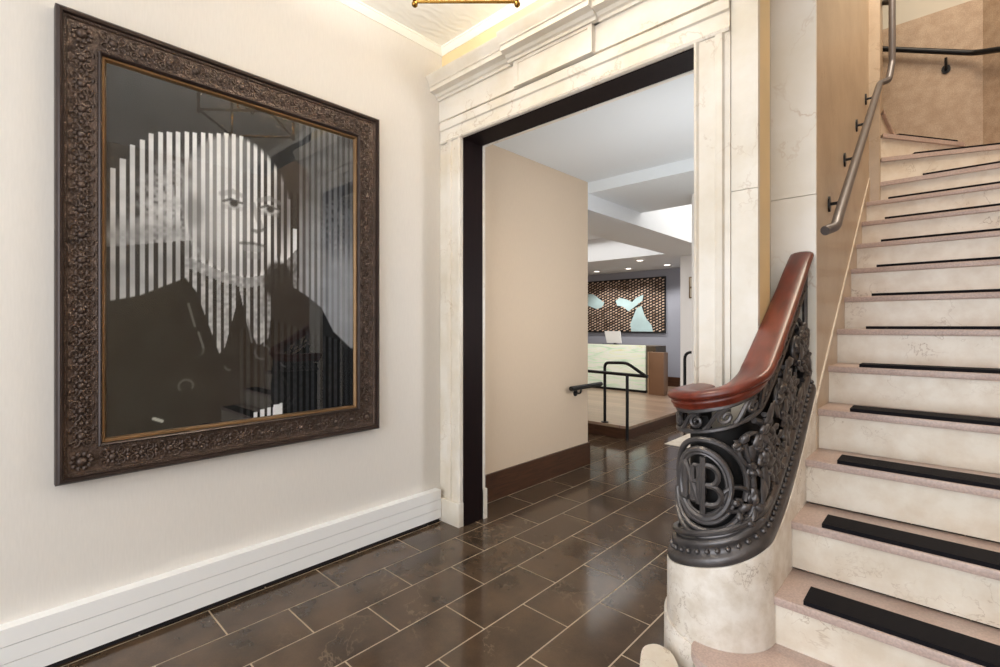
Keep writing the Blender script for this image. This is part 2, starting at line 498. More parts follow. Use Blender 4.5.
# frieze panel and cornice with a projecting centre
def entablature():
    mb = MB()
    mb.box(XL, -0.562, YD-0.005, YD+0.03, 2.68, 2.85)
    # frieze tablet: raised frame with a sunk field
    bx0, bx1 = -1.835, -1.31
    mb.box(bx0, bx1, YD-0.03, YD, 2.6725, 2.83)
    fx0, fx1, fz0, fz1 = -1.80, -1.335, 2.695, 2.80
    mb.box(bx0, fx0, YD-0.036, YD-0.028, 2.672, 2.832); mb.box(fx1, bx1, YD-0.036, YD-0.028, 2.672, 2.832)
    mb.box(fx0, fx1, YD-0.036, YD-0.028, 2.672, fz0); mb.box(fx0, fx1, YD-0.036, YD-0.028, fz1, 2.832)
    def corn(x0, x1, e):
        prof = [(0, 2.815), (0.02, 2.815), (0.022, 2.83), (0.034, 2.835), (0.045, 2.85), (0.085, 2.856), (0.085, 2.882), (0.092, 2.886), (0.092, 2.892), (0.1, 2.91), (0.115, 2.935), (0.118, 2.95), (0, 2.958)]
        pts = [(YD - b - (e if b > 0 else -0.03), z) for b, z in prof]
        mb.prism(pts, x0, x1, axis='x')
    corn(XL, -0.48, 0.0)
    corn(bx0-0.03, bx1+0.03, 0.028)
    return struct(mb.build('trim_4', M['marble'], angle=20))
entablature()
# dark lining of the opening and the pale bead on its far edge
mb = MB()
mb.box(XJ0-0.02, XJ0+0.006, YD+0.012, YB, 0, ZH+0.02)
mb.box(XJ1-0.006, XJ1+0.02, YD+0.012, YB, 0, ZH+0.02)
mb.box(XJ0, XJ1, YD+0.012, YB, ZH-0.006, ZH+0.02)
struct(mb.build('door_1', M['casing']))
mb = MB()
mb.box(XJ0-0.1, XJ0+0.012, YB, YB+0.02, 0, ZH); mb.box(XJ1-0.012, XJ1+0.1, YB, YB+0.02, 0, ZH)
mb.box(XJ0-0.1, XJ1+0.1, YB, YB+0.02, ZH-0.012, 2.66)
mb.box(XJ0-0.1, XJ0+0.016, YB, YB+0.035, 0, 0.2)
struct(mb.build('trim_5', M['marble']))

# pier beside the stair and the long stone wall up the stair
struct(MB().box(-0.70, XS-0.0005, 2.62, 2.66, 0, 1.908).box(-0.70, XS-0.0005, 2.62, 2.66, 1.911, 5.4).build('wall_pier', M['piermarble']))
mb = MB()
for z0, z1 in ((0, 1.35), (1.353, 2.12), (2.123, 5.4)):
    pass
mb.box(-0.66, XS, 2.64, 4.60, 0, 5.4)
struct(mb.build('wall_stair', M['tan']))
struct(MB().box(-0.66, -0.385, 4.585, 4.78, 1.5, 5.4, bev=0.004).build('trim_6', M['tan']))
# skirt along the wall with a pale top edge
def nose_z(y): return (y-NY0)/RUN*RISE
mb = MB()
ya, yb = 2.60, 4.585
poly = [(ya, nose_z(ya)-0.3), (yb, nose_z(yb)-0.3), (yb, nose_z(yb)+0.055), (ya, nose_z(ya)+0.055)]
mb.prism(poly, XS-0.004, XS+0.006, axis='x', mi=0)
cap = [(ya, nose_z(ya)+0.055), (yb, nose_z(yb)+0.055), (yb, nose_z(yb)+0.068), (ya, nose_z(ya)+0.068)]
mb.prism(cap, XS-0.004, XS+0.0065, axis='x', mi=1)
struct(mb.build('trim_7', [M['tan'], M['stairmarble']]))
# back and side walls of the stairwell
struct(MB().box(-1.8, 0.185, 5.30, 5.42, 0, 3.86).build('wall_stair_back', M['tanback']))
struct(MB().box(-1.8, 0.185, 5.315, 5.42, 3.86, 5.4).build('wall_stair_back_upper', M['plaster']))
mb = MB(); mb.prism([(0.185, 5.30), (1.25, 4.25), (1.32, 4.33), (0.185, 5.46)], 0, 3.86)
struct(mb.build('wall_stair_diagonal', M['tanback']))
mb = MB(); mb.prism([(0.187, 5.315), (1.265, 4.265), (1.32, 4.33), (0.185, 5.46)], 3.86, 5.4)
struct(mb.build('wall_stair_diagonal_upper', M['plaster']))
struct(MB().box(1.25, 1.38, -2.6, 4.33, 0, 5.4).build('wall_right', M['tan']))
struct(MB().box(-2.0, 1.4, YD+0.29, 5.46, 5.4, 5.5).build('ceiling_stairwell', M['white']))
struct(MB().box(-1.8, -1.7, 4.6, 5.42, 0, 5.4).build('wall_stair_far', M['wall']))
struct(MB().box(-1.8, -0.6, 4.7, 4.78, 0, 5.4).build('wall_stair_return', M['wall']))
struct(MB().box(XL-0.15, -0.562, YD+0.18, YD+0.3, ZC+0.1, 5.4).box(-0.70, -0.64, YB-0.01, 2.62, 0, 5.4).build('wall_stair_inner', M['wall']))
# entrance wall behind the camera: piers, head and a glazed opening
mb = MB()
mb.box(XL-0.15, -2.25, -2.6, -2.45, 0, ZC); mb.box(1.2, 1.38, -2.6, -2.45, 0, ZC); mb.box(-2.25, 1.2, -2.6, -2.45, 3.02, ZC)
struct(mb.build('wall_entrance', M['wall']))

# ------------------------------------------------------------------ lobby beyond
struct(MB().box(-2.75, -2.5, YB, 3.89, 0, 3.6).box(-9, -2.751, 3.7, 3.89, 0, 3.6).build('wall_hall', M['hall']))
sbox('baseboard_hall', M['basewood'], -2.5, -2.482, YB+0.021, 3.905, 0, 0.205)
sbox('wall_lobby_right', M['white'], -0.70, -0.66, YB, 7.47, 0, 3.6)
sbox('ceiling_hall', M['cool'], -2.5, -0.66, YB, 3.9, 2.656, 2.8)
sbox('beam_1', M['cool'], -2.5, -0.66, 3.9, 4.97, 2.553, 3.65)
sbox('ceiling_lobby_high', M['white'], -2.5, -0.66, 4.97, 7.5, 3.6, 3.7)
mb = MB()
mb.box(-3.18, -2.5, 3.89, 9.0, 2.40, 3.65); mb.box(-9, -3.18, 7.09, 9.0, 2.40, 3.65); mb.box(-9, -3.18, 3.89, 7.09, 2.78, 3.65)
struct(mb.build('ceiling_lobby', M['grey']))
sbox('wall_lobby_back', M['slate'], -9, -2.9, 8.95, 9.1, 0, 3.6)
sbox('baseboard_lobby', M['basewood'], -9, -2.9, 8.93, 8.95, 0.15, 0.33)
sbox('wall_lobby_left', M['white'], -9.1, -9, 3.7, 9.1, 0, 3.6)
sbox('wall_lobby_white', M['white'], -3.1, -0.66, 7.47, 7.6, 0, 3.6)
struct(MB().box(-2.302, -1.2, 5.115, 6.3, 0.0004, 0.004).build('floor_inlay', M['stairmarble']))
# raised platform, oak planks with a dark riser
struct(MB().box(-9, -2.68, 5.02, 8.95, 0.118, 0.15).build('floor_platform', M['plat']))
sbox('trim_8', M['basewood'], -9, -2.69, 5.03, 8.94, 0, 0.118)

def downlight(x, y, label):
    t = thing('downlight', (x, y, 2.4), label, 'ceiling light', 'recessed downlights over the reception desk')
    ring = [(0.075, -0.0), (0.08, -0.006), (0.06, -0.008), (0.055, 0.0)]
    MB().lathe([(0.052, 0.0), (0.055, -0.006), (0.078, -0.006), (0.08, 0.0)], (x, y, 2.4), 20).build('trim_ring', M['white'], t)
    d = bpy.data.lights.new('downlight_beam', 'SPOT'); d.energy = 45; d.spot_size = 2.2; d.spot_blend = 0.6; d.shadow_soft_size = 0.04; d.color = (1, 0.95, 0.88)
    lo = bpy.data.objects.new('downlight_beam', d); COL.objects.link(lo); lo.location = (x, y, 2.37)
    MB().lathe([(0.001, -0.004), (0.053, -0.004), (0.053, 0.0), (0.001, 0.0)], (x, y, 2.4), 20).build('lens', M['downl'], t)
downlight(-5.20, 8.42, 'recessed downlight at the far left, beside the corner of the tan hall wall')
downlight(-4.50, 8.42, 'recessed downlight above the middle of the wall artwork, close to the slate wall')
downlight(-3.80, 7.50, 'recessed downlight nearest the camera, close to the tip of the bright ceiling tray')
downlight(-3.72, 8.38, 'recessed downlight farthest right, near the white wall')

# reception desk
t = thing('reception_desk', (-4.8, 8.0, 0.15), 'backlit pale green onyx reception desk with a bronze end block', 'desk')
MB().box(-6.6, -3.83, 7.75, 7.79, 0.19, 0.965, bev=0.004).build('onyx_front', M['onyx'], t)
MB().box(-6.6, -3.66, 7.79, 8.2, 0.19, 0.955).build('desk_body', M['deskwood'], t)
MB().box(-6.6, -3.68, 7.80, 8.18, 0.15, 0.19).build('plinth', M['black'], t)
MB().box(-6.6, -3.80, 7.735, 7.745, 0.15, 0.185).build('foot_rail', M['black'], t)
MB().box(-3.70, -3.44, 7.62, 7.788, 0.15, 0.86, bev=0.004).build('bronze_end_block', M['bronze'], t)
MB().box(-3.715, -3.701, 7.61, 7.78, 0.15, 0.865).build('edge_strip', M['bronzeedge'], t)

# monitor on the desk, back turned to us
t = thing('monitor', (-4.52, 7.98, 0.957), 'white monitor seen from behind on top of the onyx desk', 'monitor')
mb = MB(); mb.prism([(-4.70, 0.985), (-4.40, 0.985), (-4.43, 1.205), (-4.75, 1.205)], 7.96, 7.985, axis='y'); mb.build('screen_housing', M['screen'], t)
MB().box(-4.78, -4.50, 7.93, 8.08, 0.957, 0.968, bev=0.003).build('stand_foot', M['black'], t)
MB().box(-4.57, -4.53, 7.986, 8.02, 0.968, 1.08).build('stand_neck', M['black'], t)

# wall artwork: rows of small wooden wedges with pale blue clearings
t = thing('wall_art', (-5.1, 8.94, 1.17), 'large wooden wedge mosaic on the slate wall with pale blue clearings', 'artwork')
MB().box(-6.4, -3.99, 8.915, 8.948, 1.166, 2.257).build('backing_board', M['w3'], t)
def in_poly(x, y, poly):
    c = False
    for i in range(len(poly)):
        x1, y1 = poly[i]; x2, y2 = poly[i-1]
        if (y1 > y) != (y2 > y) and x < (x2-x1)*(y-y1)/(y2-y1)+x1: c = not c
    return c
clear = [
    [(-5.72, 1.98), (-5.60, 1.99), (-5.42, 1.86), (-5.32, 1.80), (-5.36, 1.70), (-5.5, 1.66), (-5.72, 1.74)],
    [(-5.05, 1.82), (-4.96, 1.88), (-4.80, 1.84), (-4.68, 1.78), (-4.60, 1.86), (-4.44, 1.92), (-4.46, 1.80), (-4.66, 1.66), (-4.76, 1.60), (-4.90, 1.70), (-5.02, 1.72)],
    [(-4.70, 1.19), (-4.72, 1.34), (-4.66, 1.48), (-4.58, 1.66), (-4.48, 1.70), (-4.42, 1.52), (-4.36, 1.42), (-4.27, 1.32), (-4.24, 1.19)],
]
mb = MB()
rng = random.Random(5)
nx, nz = 38, 19
dx, dz = 2.39/nx, 1.07/nz
for i in range(nx):
    for j in range(nz):
        x = -6.39+dx*(i+0.5); z = 1.178+dz*(j+0.5)+(dz*0.5 if i % 2 else 0)
        if z > 2.245 or any(in_poly(x, z, p) for p in clear): continue
        mi = 0 if rng.random() < 0.75 else 1
        lean = rng.uniform(-0.25, 0.25)
        a, b = dx*0.31, dz*0.29
        d = 8.915-rng.uniform(0.006, 0.014)
        f = [(x-a+lean*b, z-b), (x+a+lean*b, z-b*0.4), (x+a-lean*b, z+b), (x-a-lean*b, z+b*0.4)]
        mb.prism(f, d, 8.916, mi, axis='y')
mb.build('wood_wedges', [M['w1'], M['w2']], t, smooth=False)
for p in clear:
    MB().prism(p, 8.905, 8.916, axis='y').build('blue_panel', M['aqua'], t)

# bronze plate on the white wall
t = thing('wall_plate', (-2.96, 7.46, 1.9), 'small bronze sign plate on the white lobby wall', 'sign')
MB().box(-2.96, -2.70, 7.455, 7.47, 1.73, 2.06, bev=0.003).build('backplate', M['sign'], t)
MB().box(-2.94, -2.72, 7.45, 7.456, 1.91, 2.04).build('upper_panel', M['signpale'], t)
MB().box(-2.94, -2.72, 7.45, 7.456, 1.75, 1.88).build('lower_panel', M['signpale'], t)

def arc_pts(c, r, a0, a1, n, ax, bx):
    return [tuple(c[i]+r*(math.cos(a0+(a1-a0)*k/n)*ax[i]+math.sin(a0+(a1-a0)*k/n)*bx[i]) for i in range(3)) for k in range(n+1)]
def rounded(pts, r=0.05, n=5):
    pts = [Vector(p) for p in pts]; out = [pts[0]]
    for i in range(1, len(pts)-1):
        a, b, c = pts[i-1], pts[i], pts[i+1]
        ra = min(r, (a-b).length*0.45); rc = min(r, (c-b).length*0.45)
        p, q = b+(a-b).normalized()*ra, b+(c-b).normalized()*rc
        for k in range(n+1):
            s = k/n
            out.append(p*(1-s)**2+b*2*s*(1-s)+q*s*s)
    out.append(pts[-1]); return out

# guard rail at the platform edge
t = thing('guard_rail', (-2.8, 5.05, 0), 'black tubular guard rail standing at the platform corner', 'railing')
MB().tube(rounded([(-3.02, 5.07, 0.15), (-3.02, 5.07, 0.862), (-2.72, 5.05, 0.875), (-2.47, 5.0, 0.748)], 0.06), 0.018, 10).build('guard_loop', M['black'], t)
MB().tube([(-2.68, 4.985, 0.0), (-2.68, 4.985, 0.742)], 0.018, 10).build('post', M['black'], t)
MB().tube([(-3.9, 5.0, 0.765), (-2.44, 5.0, 0.742)], 0.019, 10).build('lower_rail', M['black'], t)
MB().lathe([(0.045, 0), (0.045, 0.008), (0.02, 0.012)], (-3.02, 5.07, 0.15), 16).build('foot_flange', M['black'], t)
t = thing('wall_grab_rail', (-2.45, 3.8, 0.75), 'short black handrail stub bracketed to the tan hall wall', 'railing')
MB().tube([(-2.435, 3.52, 0.748), (-2.435, 4.02, 0.748)], 0.021, 10).build('rail', M['black'], t)
MB().tube(rounded([(-2.5, 3.68, 0.69), (-2.44, 3.68, 0.69), (-2.435, 3.68, 0.74)], 0.03), 0.009, 8).build('bracket', M['black'], t)
mb = MB(); mb.rings([[(-2.5+dx_, 3.68+0.03*math.cos(a), 0.69+0.03*math.sin(a)) for a in [2*PI*k/14 for k in range(14)]] for dx_ in (0, 0.008)]); mb.build('rosette', M['black'], t)
t = thing('loop_rail', (-2.62, 6.46, 0), 'black looped handrail in front of the white lobby wall', 'railing')
MB().tube(rounded([(-2.62, 6.46, 0), (-2.62, 6.46, 0.95), (-2.2, 6.46, 0.95), (-2.2, 6.46, 0.0)], 0.1), 0.02, 10).build('loop', M['black'], t)
MB().lathe([(0.045, 0), (0.045, 0.008), (0.02, 0.012)], (-2.62, 6.46, 0), 16).build('foot_flange', M['black'], t)

# ------------------------------------------------------------------ baseboard heater
t = thing('baseboard_heater', (-2.49, 0.2, 0), 'long white slatted baseboard heater along the foot of the left wall', 'heater')
def heater():
    x0, x1, ya, yb = XL, XL+0.055, -2.4, 2.075
    MB().box(x0, x1-0.006, ya+0.004, yb-0.004, 0.03, 0.208).build('core', M['dark'], t)
    for z0, z1 in ((0.026, 0.086), (0.0885, 0.148), (0.1505, 0.212)):
        MB().box(x1-0.006, x1, ya, yb, z0, z1).build('front_slat', M['radi'], t)
    MB().box(x0, x1-0.0062, ya, yb, 0.2082, 0.212).build('top_cover', M['radi'], t)
    MB().box(x0, x1-0.0062, yb-0.0038, yb, 0.03, 0.208).build('end_cap', M['radi'], t)
    MB().box(x0, x1-0.02, ya, yb, 0.0, 0.03).build('toe_recess', M['dark'], t)
heater()

# ------------------------------------------------------------------ framed portrait on the left wall
PY0, PY1, PZ0, PZ1 = 0.184, 1.606, 0.690, 2.528     # outer edge of frame
FX = XL                                             # wall face
t = thing('framed_portrait', (FX, 0.88, PZ0), 'huge carved dark frame on the left wall holding a striped monochrome portrait', 'picture')
def frame_ring(prof, name, m, par):
    """sweep (inset, height off wall) profile round the rectangle with mitred corners"""
    mb = MB()
    rings = []
    for sy, sz in ((0, 0), (1, 0), (1, 1), (0, 1)):
        r = []
        for a, b in prof:
            y = PY0+a if sy == 0 else PY1-a
            z = PZ0+a if sz == 0 else PZ1-a
            r.append((FX+b, y, z))
        rings.append(r)
    mb.rings(rings, closed=True)
    return mb.build(name, m, par)
frame_ring([(0, 0), (0, 0.045), (0.004, 0.055), (0.012, 0.06), (0.02, 0.056), (0.024, 0.046), (0.024, 0.0)], 'outer_bead', M['framedark'], t)
field = frame_ring([(0.024, 0.0), (0.024, 0.044), (0.032, 0.044), (0.036, 0.036), (0.06, 0.030), (0.085, 0.028), (0.11, 0.032), (0.122, 0.040), (0.128, 0.040), (0.128, 0.0)], 'frame_field', M['frame'], t)
frame_ring([(0.128, 0.0), (0.128, 0.046), (0.133, 0.05), (0.138, 0.046), (0.141, 0.030), (0.141, 0.0)], 'inner_bead', M['framedark'], t)
frame_ring([(0.141, 0.0), (0.141, 0.034), (0.148, 0.032), (0.156, 0.020), (0.156, 0.0)], 'gilt_slip', M['gilt'], t)
def carved():
    mb = MB()
    A = (Vector((1, 0, 0)), Vector((0, 1, 0)), Vector((0, 0, 1)))
    def spiral2(cy, cz, r, turns, a0, sgn, h, tr):
        pts = []
        n = int(14*turns)
        for k in range(n+1):
            s = k/n
            a = a0+sgn*2*PI*turns*s; rr = r*(1-0.82*s)
            pts.append((FX+h+0.004*s, cy+rr*math.cos(a), cz+rr*math.sin(a)))
        mb.tube(pts, [tr*(1-0.4*k/n) for k in range(n+1)], 5)
    def unit(cy, cz, ang, L):
        # one repeat of the carved band: boss, petals, pair of scrolls, little leaves
        c, s = math.cos(ang), math.sin(ang)
        R = lambda u, v: (cy+u*c-v*s, cz+u*s+v*c)
        y, z = R(0, 0)
        mb.blob((FX+0.036, y, z), (0.012, 0.014, 0.014), A, 10, 5)
        for k in range(8):
            a = 2*PI*k/8
            y, z = R(0.020*math.cos(a), 0.020*math.sin(a))
            mb.blob((FX+0.034, y, z), (0.006, 0.007, 0.007), A, 6, 4)
        for sv in (-1, 1):
            for su in (-1, 1):
                y, z = R(su*L*0.27, sv*0.021)
                spiral2(y, z, 0.018, 1.4, ang+(PI if su > 0 else 0)+(0.6*sv*su), su*sv, 0.033, 0.0042)
                y, z = R(su*L*0.12, sv*0.034)
                y2, z2 = R(su*L*0.36, sv*0.036)
                mb.tube([(FX+0.035, y, z), (FX+0.039, (y+y2)/2, (z+z2)/2), (FX+0.035, y2, z2)], [0.002, 0.005, 0.002], 5)
        y, z = R(L*0.5, 0)
        mb.blob((FX+0.033, y, z), (0.008, 0.008, 0.008), A, 8, 4)
        for su in (-1, 1):
            y, z = R(L*0.5, su*0.017)
            mb.blob((FX+0.033, y, z), (0.006, 0.006, 0.011), A, 6, 4)
    inset = 0.078
    Ly, Lz = PY1-PY0-2*inset, PZ1-PZ0-2*inset
    ny, nz_ = 13, 17
    for k in range(1, ny):
        u = PY0+inset+Ly*k/ny
        for z in (PZ0+inset, PZ1-inset): unit(u, z, 0, Ly/ny)
    for k in range(1, nz_):
        u = PZ0+inset+Lz*k/nz_
        for y in (PY0+inset, PY1-inset): unit(y, u, PI/2, Lz/nz_)
    for y in (PY0+inset, PY1-inset):
        for z in (PZ0+inset, PZ1-inset):
            mb.blob((FX+0.036, y, z), (0.014, 0.018, 0.018), A, 10, 5)
            for k in range(10):
                a = 2*PI*k/10
                mb.blob((FX+0.034, y+0.029*math.cos(a), z+0.029*math.sin(a)), (0.008, 0.009, 0.009), A, 6, 4)
    return mb.build('carved_relief', M['frame'], field)
carved()
def bead_row():
    mb = MB()
    oct_ = [Vector(v) for v in ((0, 1, 0), (0, 0, 1), (0, -1, 0), (0, 0, -1))]
    def bead(y, z, r=0.0034):
        c = Vector((FX+0.0445, y, z))
        vs = [mb.bm.verts.new(c+o*r) for o in oct_]; top = mb.bm.verts.new(c+Vector((r, 0, 0)))
        for i in range(4): mb.face([vs[i], vs[(i+1) % 4], top])
    for ins in (0.029, 0.124):
        n = int((PY1-PY0-2*ins)/0.011)
        for k in range(n+1):
            y = PY0+ins+(PY1-PY0-2*ins)*k/n
            bead(y, PZ0+ins); bead(y, PZ1-ins)
        n = int((PZ1-PZ0-2*ins)/0.011)
        for k in range(n+1):
            z = PZ0+ins+(PZ1-PZ0-2*ins)*k/n
            bead(PY0+ins, z); bead(PY1-ins, z)
    return mb.build('beading', M['frame'], field)
bead_row()

def portrait():
    """flat print: a plain generic bust, cut by vertical stripes"""
    y0, y1, z0, z1 = PY0+0.15, PY1-0.15, PZ0+0.15, PZ1-0.15
    NY, NZ = 330, 300
    Y, Z = np.meshgrid(np.linspace(y0, y1, NY), np.linspace(z0, z1, NZ))
    rs = np.random.RandomState(4)
    def noise(sc):
        g = rs.rand(int((z1-z0)/sc)+3, int((y1-y0)/sc)+3)
        gy = (Y-y0)/sc; gz = (Z-z0)/sc
        i = gy.astype(int); j = gz.astype(int); fy = gy-i; fz = gz-j
        fy = fy*fy*(3-2*fy); fz = fz*fz*(3-2*fz)
        return (g[j, i]*(1-fy)+g[j, i+1]*fy)*(1-fz)+(g[j+1, i]*(1-fy)+g[j+1, i+1]*fy)*fz
    n1, n2, n3 = noise(0.012), noise(0.05), noise(0.16)
    def ss(a, b, x):
        t_ = np.clip((x-a)/(b-a), 0, 1); return t_*t_*(3-2*t_)
    def ell(cy, cz, a, b, soft=0.04, rot=0.0):
        c, s = math.cos(rot), math.sin(rot)
        u = ((Y-cy)*c+(Z-cz)*s)/a; v = (-(Y-cy)*s+(Z-cz)*c)/b
        return 1-ss(1-soft, 1+soft, np.sqrt(u*u+v*v))
    def interp(pts, x): return np.interp(x, [p[0] for p in pts], [p[1] for p in pts])
    def line(y_a, z_a, y_b, z_b, wd):
        d = np.array([y_b-y_a, z_b-z_a]); L = d@d
        s = np.clip(((Y-y_a)*d[0]+(Z-z_a)*d[1])/L, 0, 1)
        return 1-ss(wd*0.5, wd, np.hypot(Y-y_a-s*d[0], Z-z_a-s*d[1]))
    P = 0.0327
    ph = np.mod((Y-0.361)/P+0.5, 1.0)
    stripe = (np.abs(ph-0.5) < 0.27).astype(float)
    img = 0.026+0.012*n2+0.01*n3                                   # dark ground
    top = interp([(0.32, 1.90), (0.36, 1.95), (0.394, 2.0), (0.426, 2.06), (0.49, 2.13), (0.587, 2.165), (0.79, 2.215), (0.84, 2.225), (0.9, 2.19), (0.97, 2.125), (1.044, 2.05), (1.08, 1.95), (1.106, 1.82), (1.16, 1.74), (1.24, 1.70), (1.44, 1.66)], Y)
    qtop = top[:, np.minimum((np.round((np.linspace(y0, y1, NY)-0.361)/P)*P+0.361-y0)/(y1-y0)*(NY-1), NY-1).astype(int).clip(0, NY-1)]
    halo = (Z < qtop) & (Y < 1.13)
    img = np.where(halo, np.where(stripe > 0, 0.50+0.14*n2+0.3*ss(0.35, 0.7, Y), 0.03+0.02*n1), img)
    # soft curls of hair at the left
    curl = ell(0.60, 1.78, 0.14, 0.22, 0.5)*ss(0.25, 0.7, n1*0.5+n2*0.6)
    img = img*(1-curl*0.75)+curl*0.75*(0.35+0.3*n1)
    band = np.exp(-((Z-(1.66+0.22*(Y-0.33)))/0.05)**2)*(Y < 0.62)
    img = img*(1-0.7*band)+0.7*band*(0.24+0.1*n1)
    lowl = (Z < 1.62+0.22*(Y-0.33)) & (Y < 0.64)
    img = np.where(lowl, np.where(stripe > 0, 0.34+0.16*n2, 0.028), img)
    # head
    face = ell(0.845, 1.875, 0.245, 0.335, 0.05, 0.06)
    tone = 0.25-0.26*ss(0.78, 0.98, Y)+0.10*n3-0.16*ss(0.72, 0.62, Y)*n2
    tone = tone*(1-0.4*ss(1.74, 1.62, Z))
    jaw = ell(0.86, 1.70, 0.2, 0.17, 0.2)
    ftone = np.where(np.abs(ph-0.5) < 0.235, 0.90-0.12*ss(0.98, 1.1, Y)-0.2*ss(1.74, 1.58, Z)-0.12*ss(0.72, 0.62, Y)-0.10*n2, np.clip(tone, 0.03, 1))
    img = img*(1-face)+face*ftone
    # hairline shade, features
    def ink(mask, v, k=1.0):
        nonlocal img
        mask = np.clip(mask, 0, 1)
        img = img*(1-mask*k)+mask*k*v
    ink(ell(1.06, 1.93, 0.05, 0.20, 0.6), 0.03, 0.75)
    for ey in (0.815, 0.985):
        ink(line(ey-0.05, 1.925, ey, 1.945, 0.016)+line(ey, 1.945, ey+0.05, 1.93, 0.014), 0.2, 0.45)
        ink(ell(ey, 1.888, 0.042, 0.022, 0.3), 0.62, 0.8)
        ink(ell(ey+0.004, 1.889, 0.019, 0.018, 0.3), 0.02, 0.95)
        ink(line(ey-0.042, 1.892, ey-0.01, 1.906, 0.008), 0.05, 0.8); ink(line(ey-0.01, 1.906, ey+0.04, 1.896, 0.008), 0.05, 0.8)
        ink(line(ey-0.035, 1.866, ey+0.035, 1.866, 0.014), 0.25, 0.35)
    ink(line(0.905, 1.90, 0.945, 1.79, 0.018), 0.12, 0.45)
    ink(line(0.905, 1.772, 0.925, 1.768, 0.012), 0.08, 0.7); ink(line(0.945, 1.775, 0.958, 1.784, 0.010), 0.08, 0.7)
    ink(line(0.85, 1.702, 0.905, 1.708, 0.010), 0.06, 0.7); ink(line(0.905, 1.708, 0.962, 1.70, 0.010), 0.06, 0.7)
    ink(line(0.875, 1.682, 0.94, 1.682, 0.022), 0.3, 0.4); ink(line(0.885, 1.645, 0.93, 1.645, 0.02), 0.2, 0.3)
    ink(ell(0.70, 1.76, 0.07, 0.17, 0.7), 0.28, 0.35)
    ink(ell(0.655, 1.82, 0.035, 0.07, 0.5), 0.14, 0.5)
    # below the chin: collar, scarf, coat
    chin = interp([(0.6, 1.62), (0.66, 1.60), (0.76, 1.56), (0.87, 1.535), (0.98, 1.56), (1.07, 1.64), (1.12, 1.70)], Y)
    neck = (Z < chin) & (Y > 0.6) & (Y < 1.13)
    img = np.where(neck, np.where(stripe > 0, 0.30+0.25*n1-0.2*ss(0.9, 1.02, Y), 0.02), img)
    ink(((Z < chin) & (Z > chin-0.05) & (Y > 0.62) & (Y < 1.0)).astype(float), 0.30+0.3*n1, 0.45)
    ink(ell(1.03, 1.53, 0.075, 0.10, 0.15), 0.018, 0.95)
    # grey-blue backdrop stripes at the right
    right = (Y > 1.13)
    fine = np.where(stripe > 0, 1.0, 0.28+0.5*ss(1.22, 1.34, Y)*ss(1.8, 1.6, Z))
    up = ss(1.62, 2.1, Z)
    img = np.where(right, (0.30-0.22*up+0.06*n2)*fine, img)
    ink(((Y > 1.075) & (Y < 1.15) & (Z > 1.55) & (Z < 2.0)).astype(float)*(1-stripe), 0.015, 0.9)
    ink(ell(1.36, 1.86, 0.11, 0.15, 0.3)*ss(0.4, 0.6, n1), 0.16, 0.5)
    coat_l = interp([(0.32, 1.395), (0.45, 1.43), (0.618, 1.517), (0.66, 1.46), (0.72, 1.28), (0.756, 1.17), (0.78, 1.20), (0.82, 1.36), (0.845, 1.47), (0.88, 1.30), (0.93, 1.2), (0.98, 1.24), (1.0, 1.44), (1.03, 1.52), (1.095, 1.51), (1.18, 1.46), (1.26, 1.40), (1.33, 1.27), (1.44, 1.17)], Y)
    coat = 1-ss(-0.004, 0.004, Z-coat_l)
    ctone = 0.009+0.007*n2+0.005*n3
    st2 = np.where(stripe > 0, 0.022+0.01*n1, 0.003)
    ctone = np.where((Y > 0.84) & (Z < 1.33-0.3*np.abs(Y-1.0)), st2, ctone)
    img = img*(1-coat)+coat*ctone
    for (a, b, c, d) in ((0.63, 1.40, 0.655, 1.30), (0.67, 1.27, 0.69, 1.20), (0.88, 1.33, 0.90, 1.22)):
        ink(line(a, b, c, d, 0.006), 0.16, 0.7)
    for cy, cz, r in ((0.66, 1.19, 0.03), (0.62, 1.03, 0.028), (0.80, 1.11, 0.02), (0.95, 1.17, 0.035), (1.07, 1.12, 0.03)):
        ring = np.exp(-((np.hypot(Y-cy, Z-cz)-r)/0.004)**2)*ss(0.4, 0.7, n2)
        ink(ring, 0.15, 0.6)
    ink(line(0.50, 0.90, 0.53, 0.885, 0.008), 0.5, 0.9)
    steps = ((Y > 0.905) & (Y < 1.05) & (Z < 0.875+0.03*np.floor((Y-0.905)/P*1.0)/4) & (Z > 0.848)).astype(float)*np.maximum(stripe, (Y > 1.0))
    ink(steps, 0.85, 0.95)
    ink(((Y > 0.955) & (Y < 0.975) & (Z < 1.32) & (Z > 1.2)).astype(float)*stripe, 0.7, 0.5)
    img = np.clip(img*(0.97+0.06*n1), 0.004, 1)
    blue = np.clip(ss(1.0, 1.25, Y)*0.5+coat*0.15*ss(0.5, 1.1, Y), 0, 1)
    warm = coat*(1-ss(0.5, 0.9, Y))
    R = img*(1-0.14*blue)*(1+0.02*warm); G = img*(1-0.05*blue)*(1+0.03*warm); B = img*(1+0.12*blue)*(1-0.12*warm)
    xs = FX+0.017
    verts = np.stack([np.full(Y.size, xs), Y.ravel(), Z.ravel()], 1)
    idx = np.arange(NY*NZ).reshape(NZ, NY)
    q = np.stack([idx[:-1, :-1], idx[:-1, 1:], idx[1:, 1:], idx[1:, :-1]], -1).reshape(-1, 4)
    me = bpy.data.meshes.new('portrait_print')
    me.from_pydata(verts.tolist(), [], q.tolist())
    ca = me.color_attributes.new('print', 'FLOAT_COLOR', 'POINT')
    ca.data.foreach_set('color', np.stack([R.ravel(), G.ravel(), B.ravel(), np.ones(Y.size)], 1).astype(np.float32).ravel())
    m, n, l, p = nt('portrait_ink')
    a = n.new('ShaderNodeVertexColor'); a.layer_name = 'print'
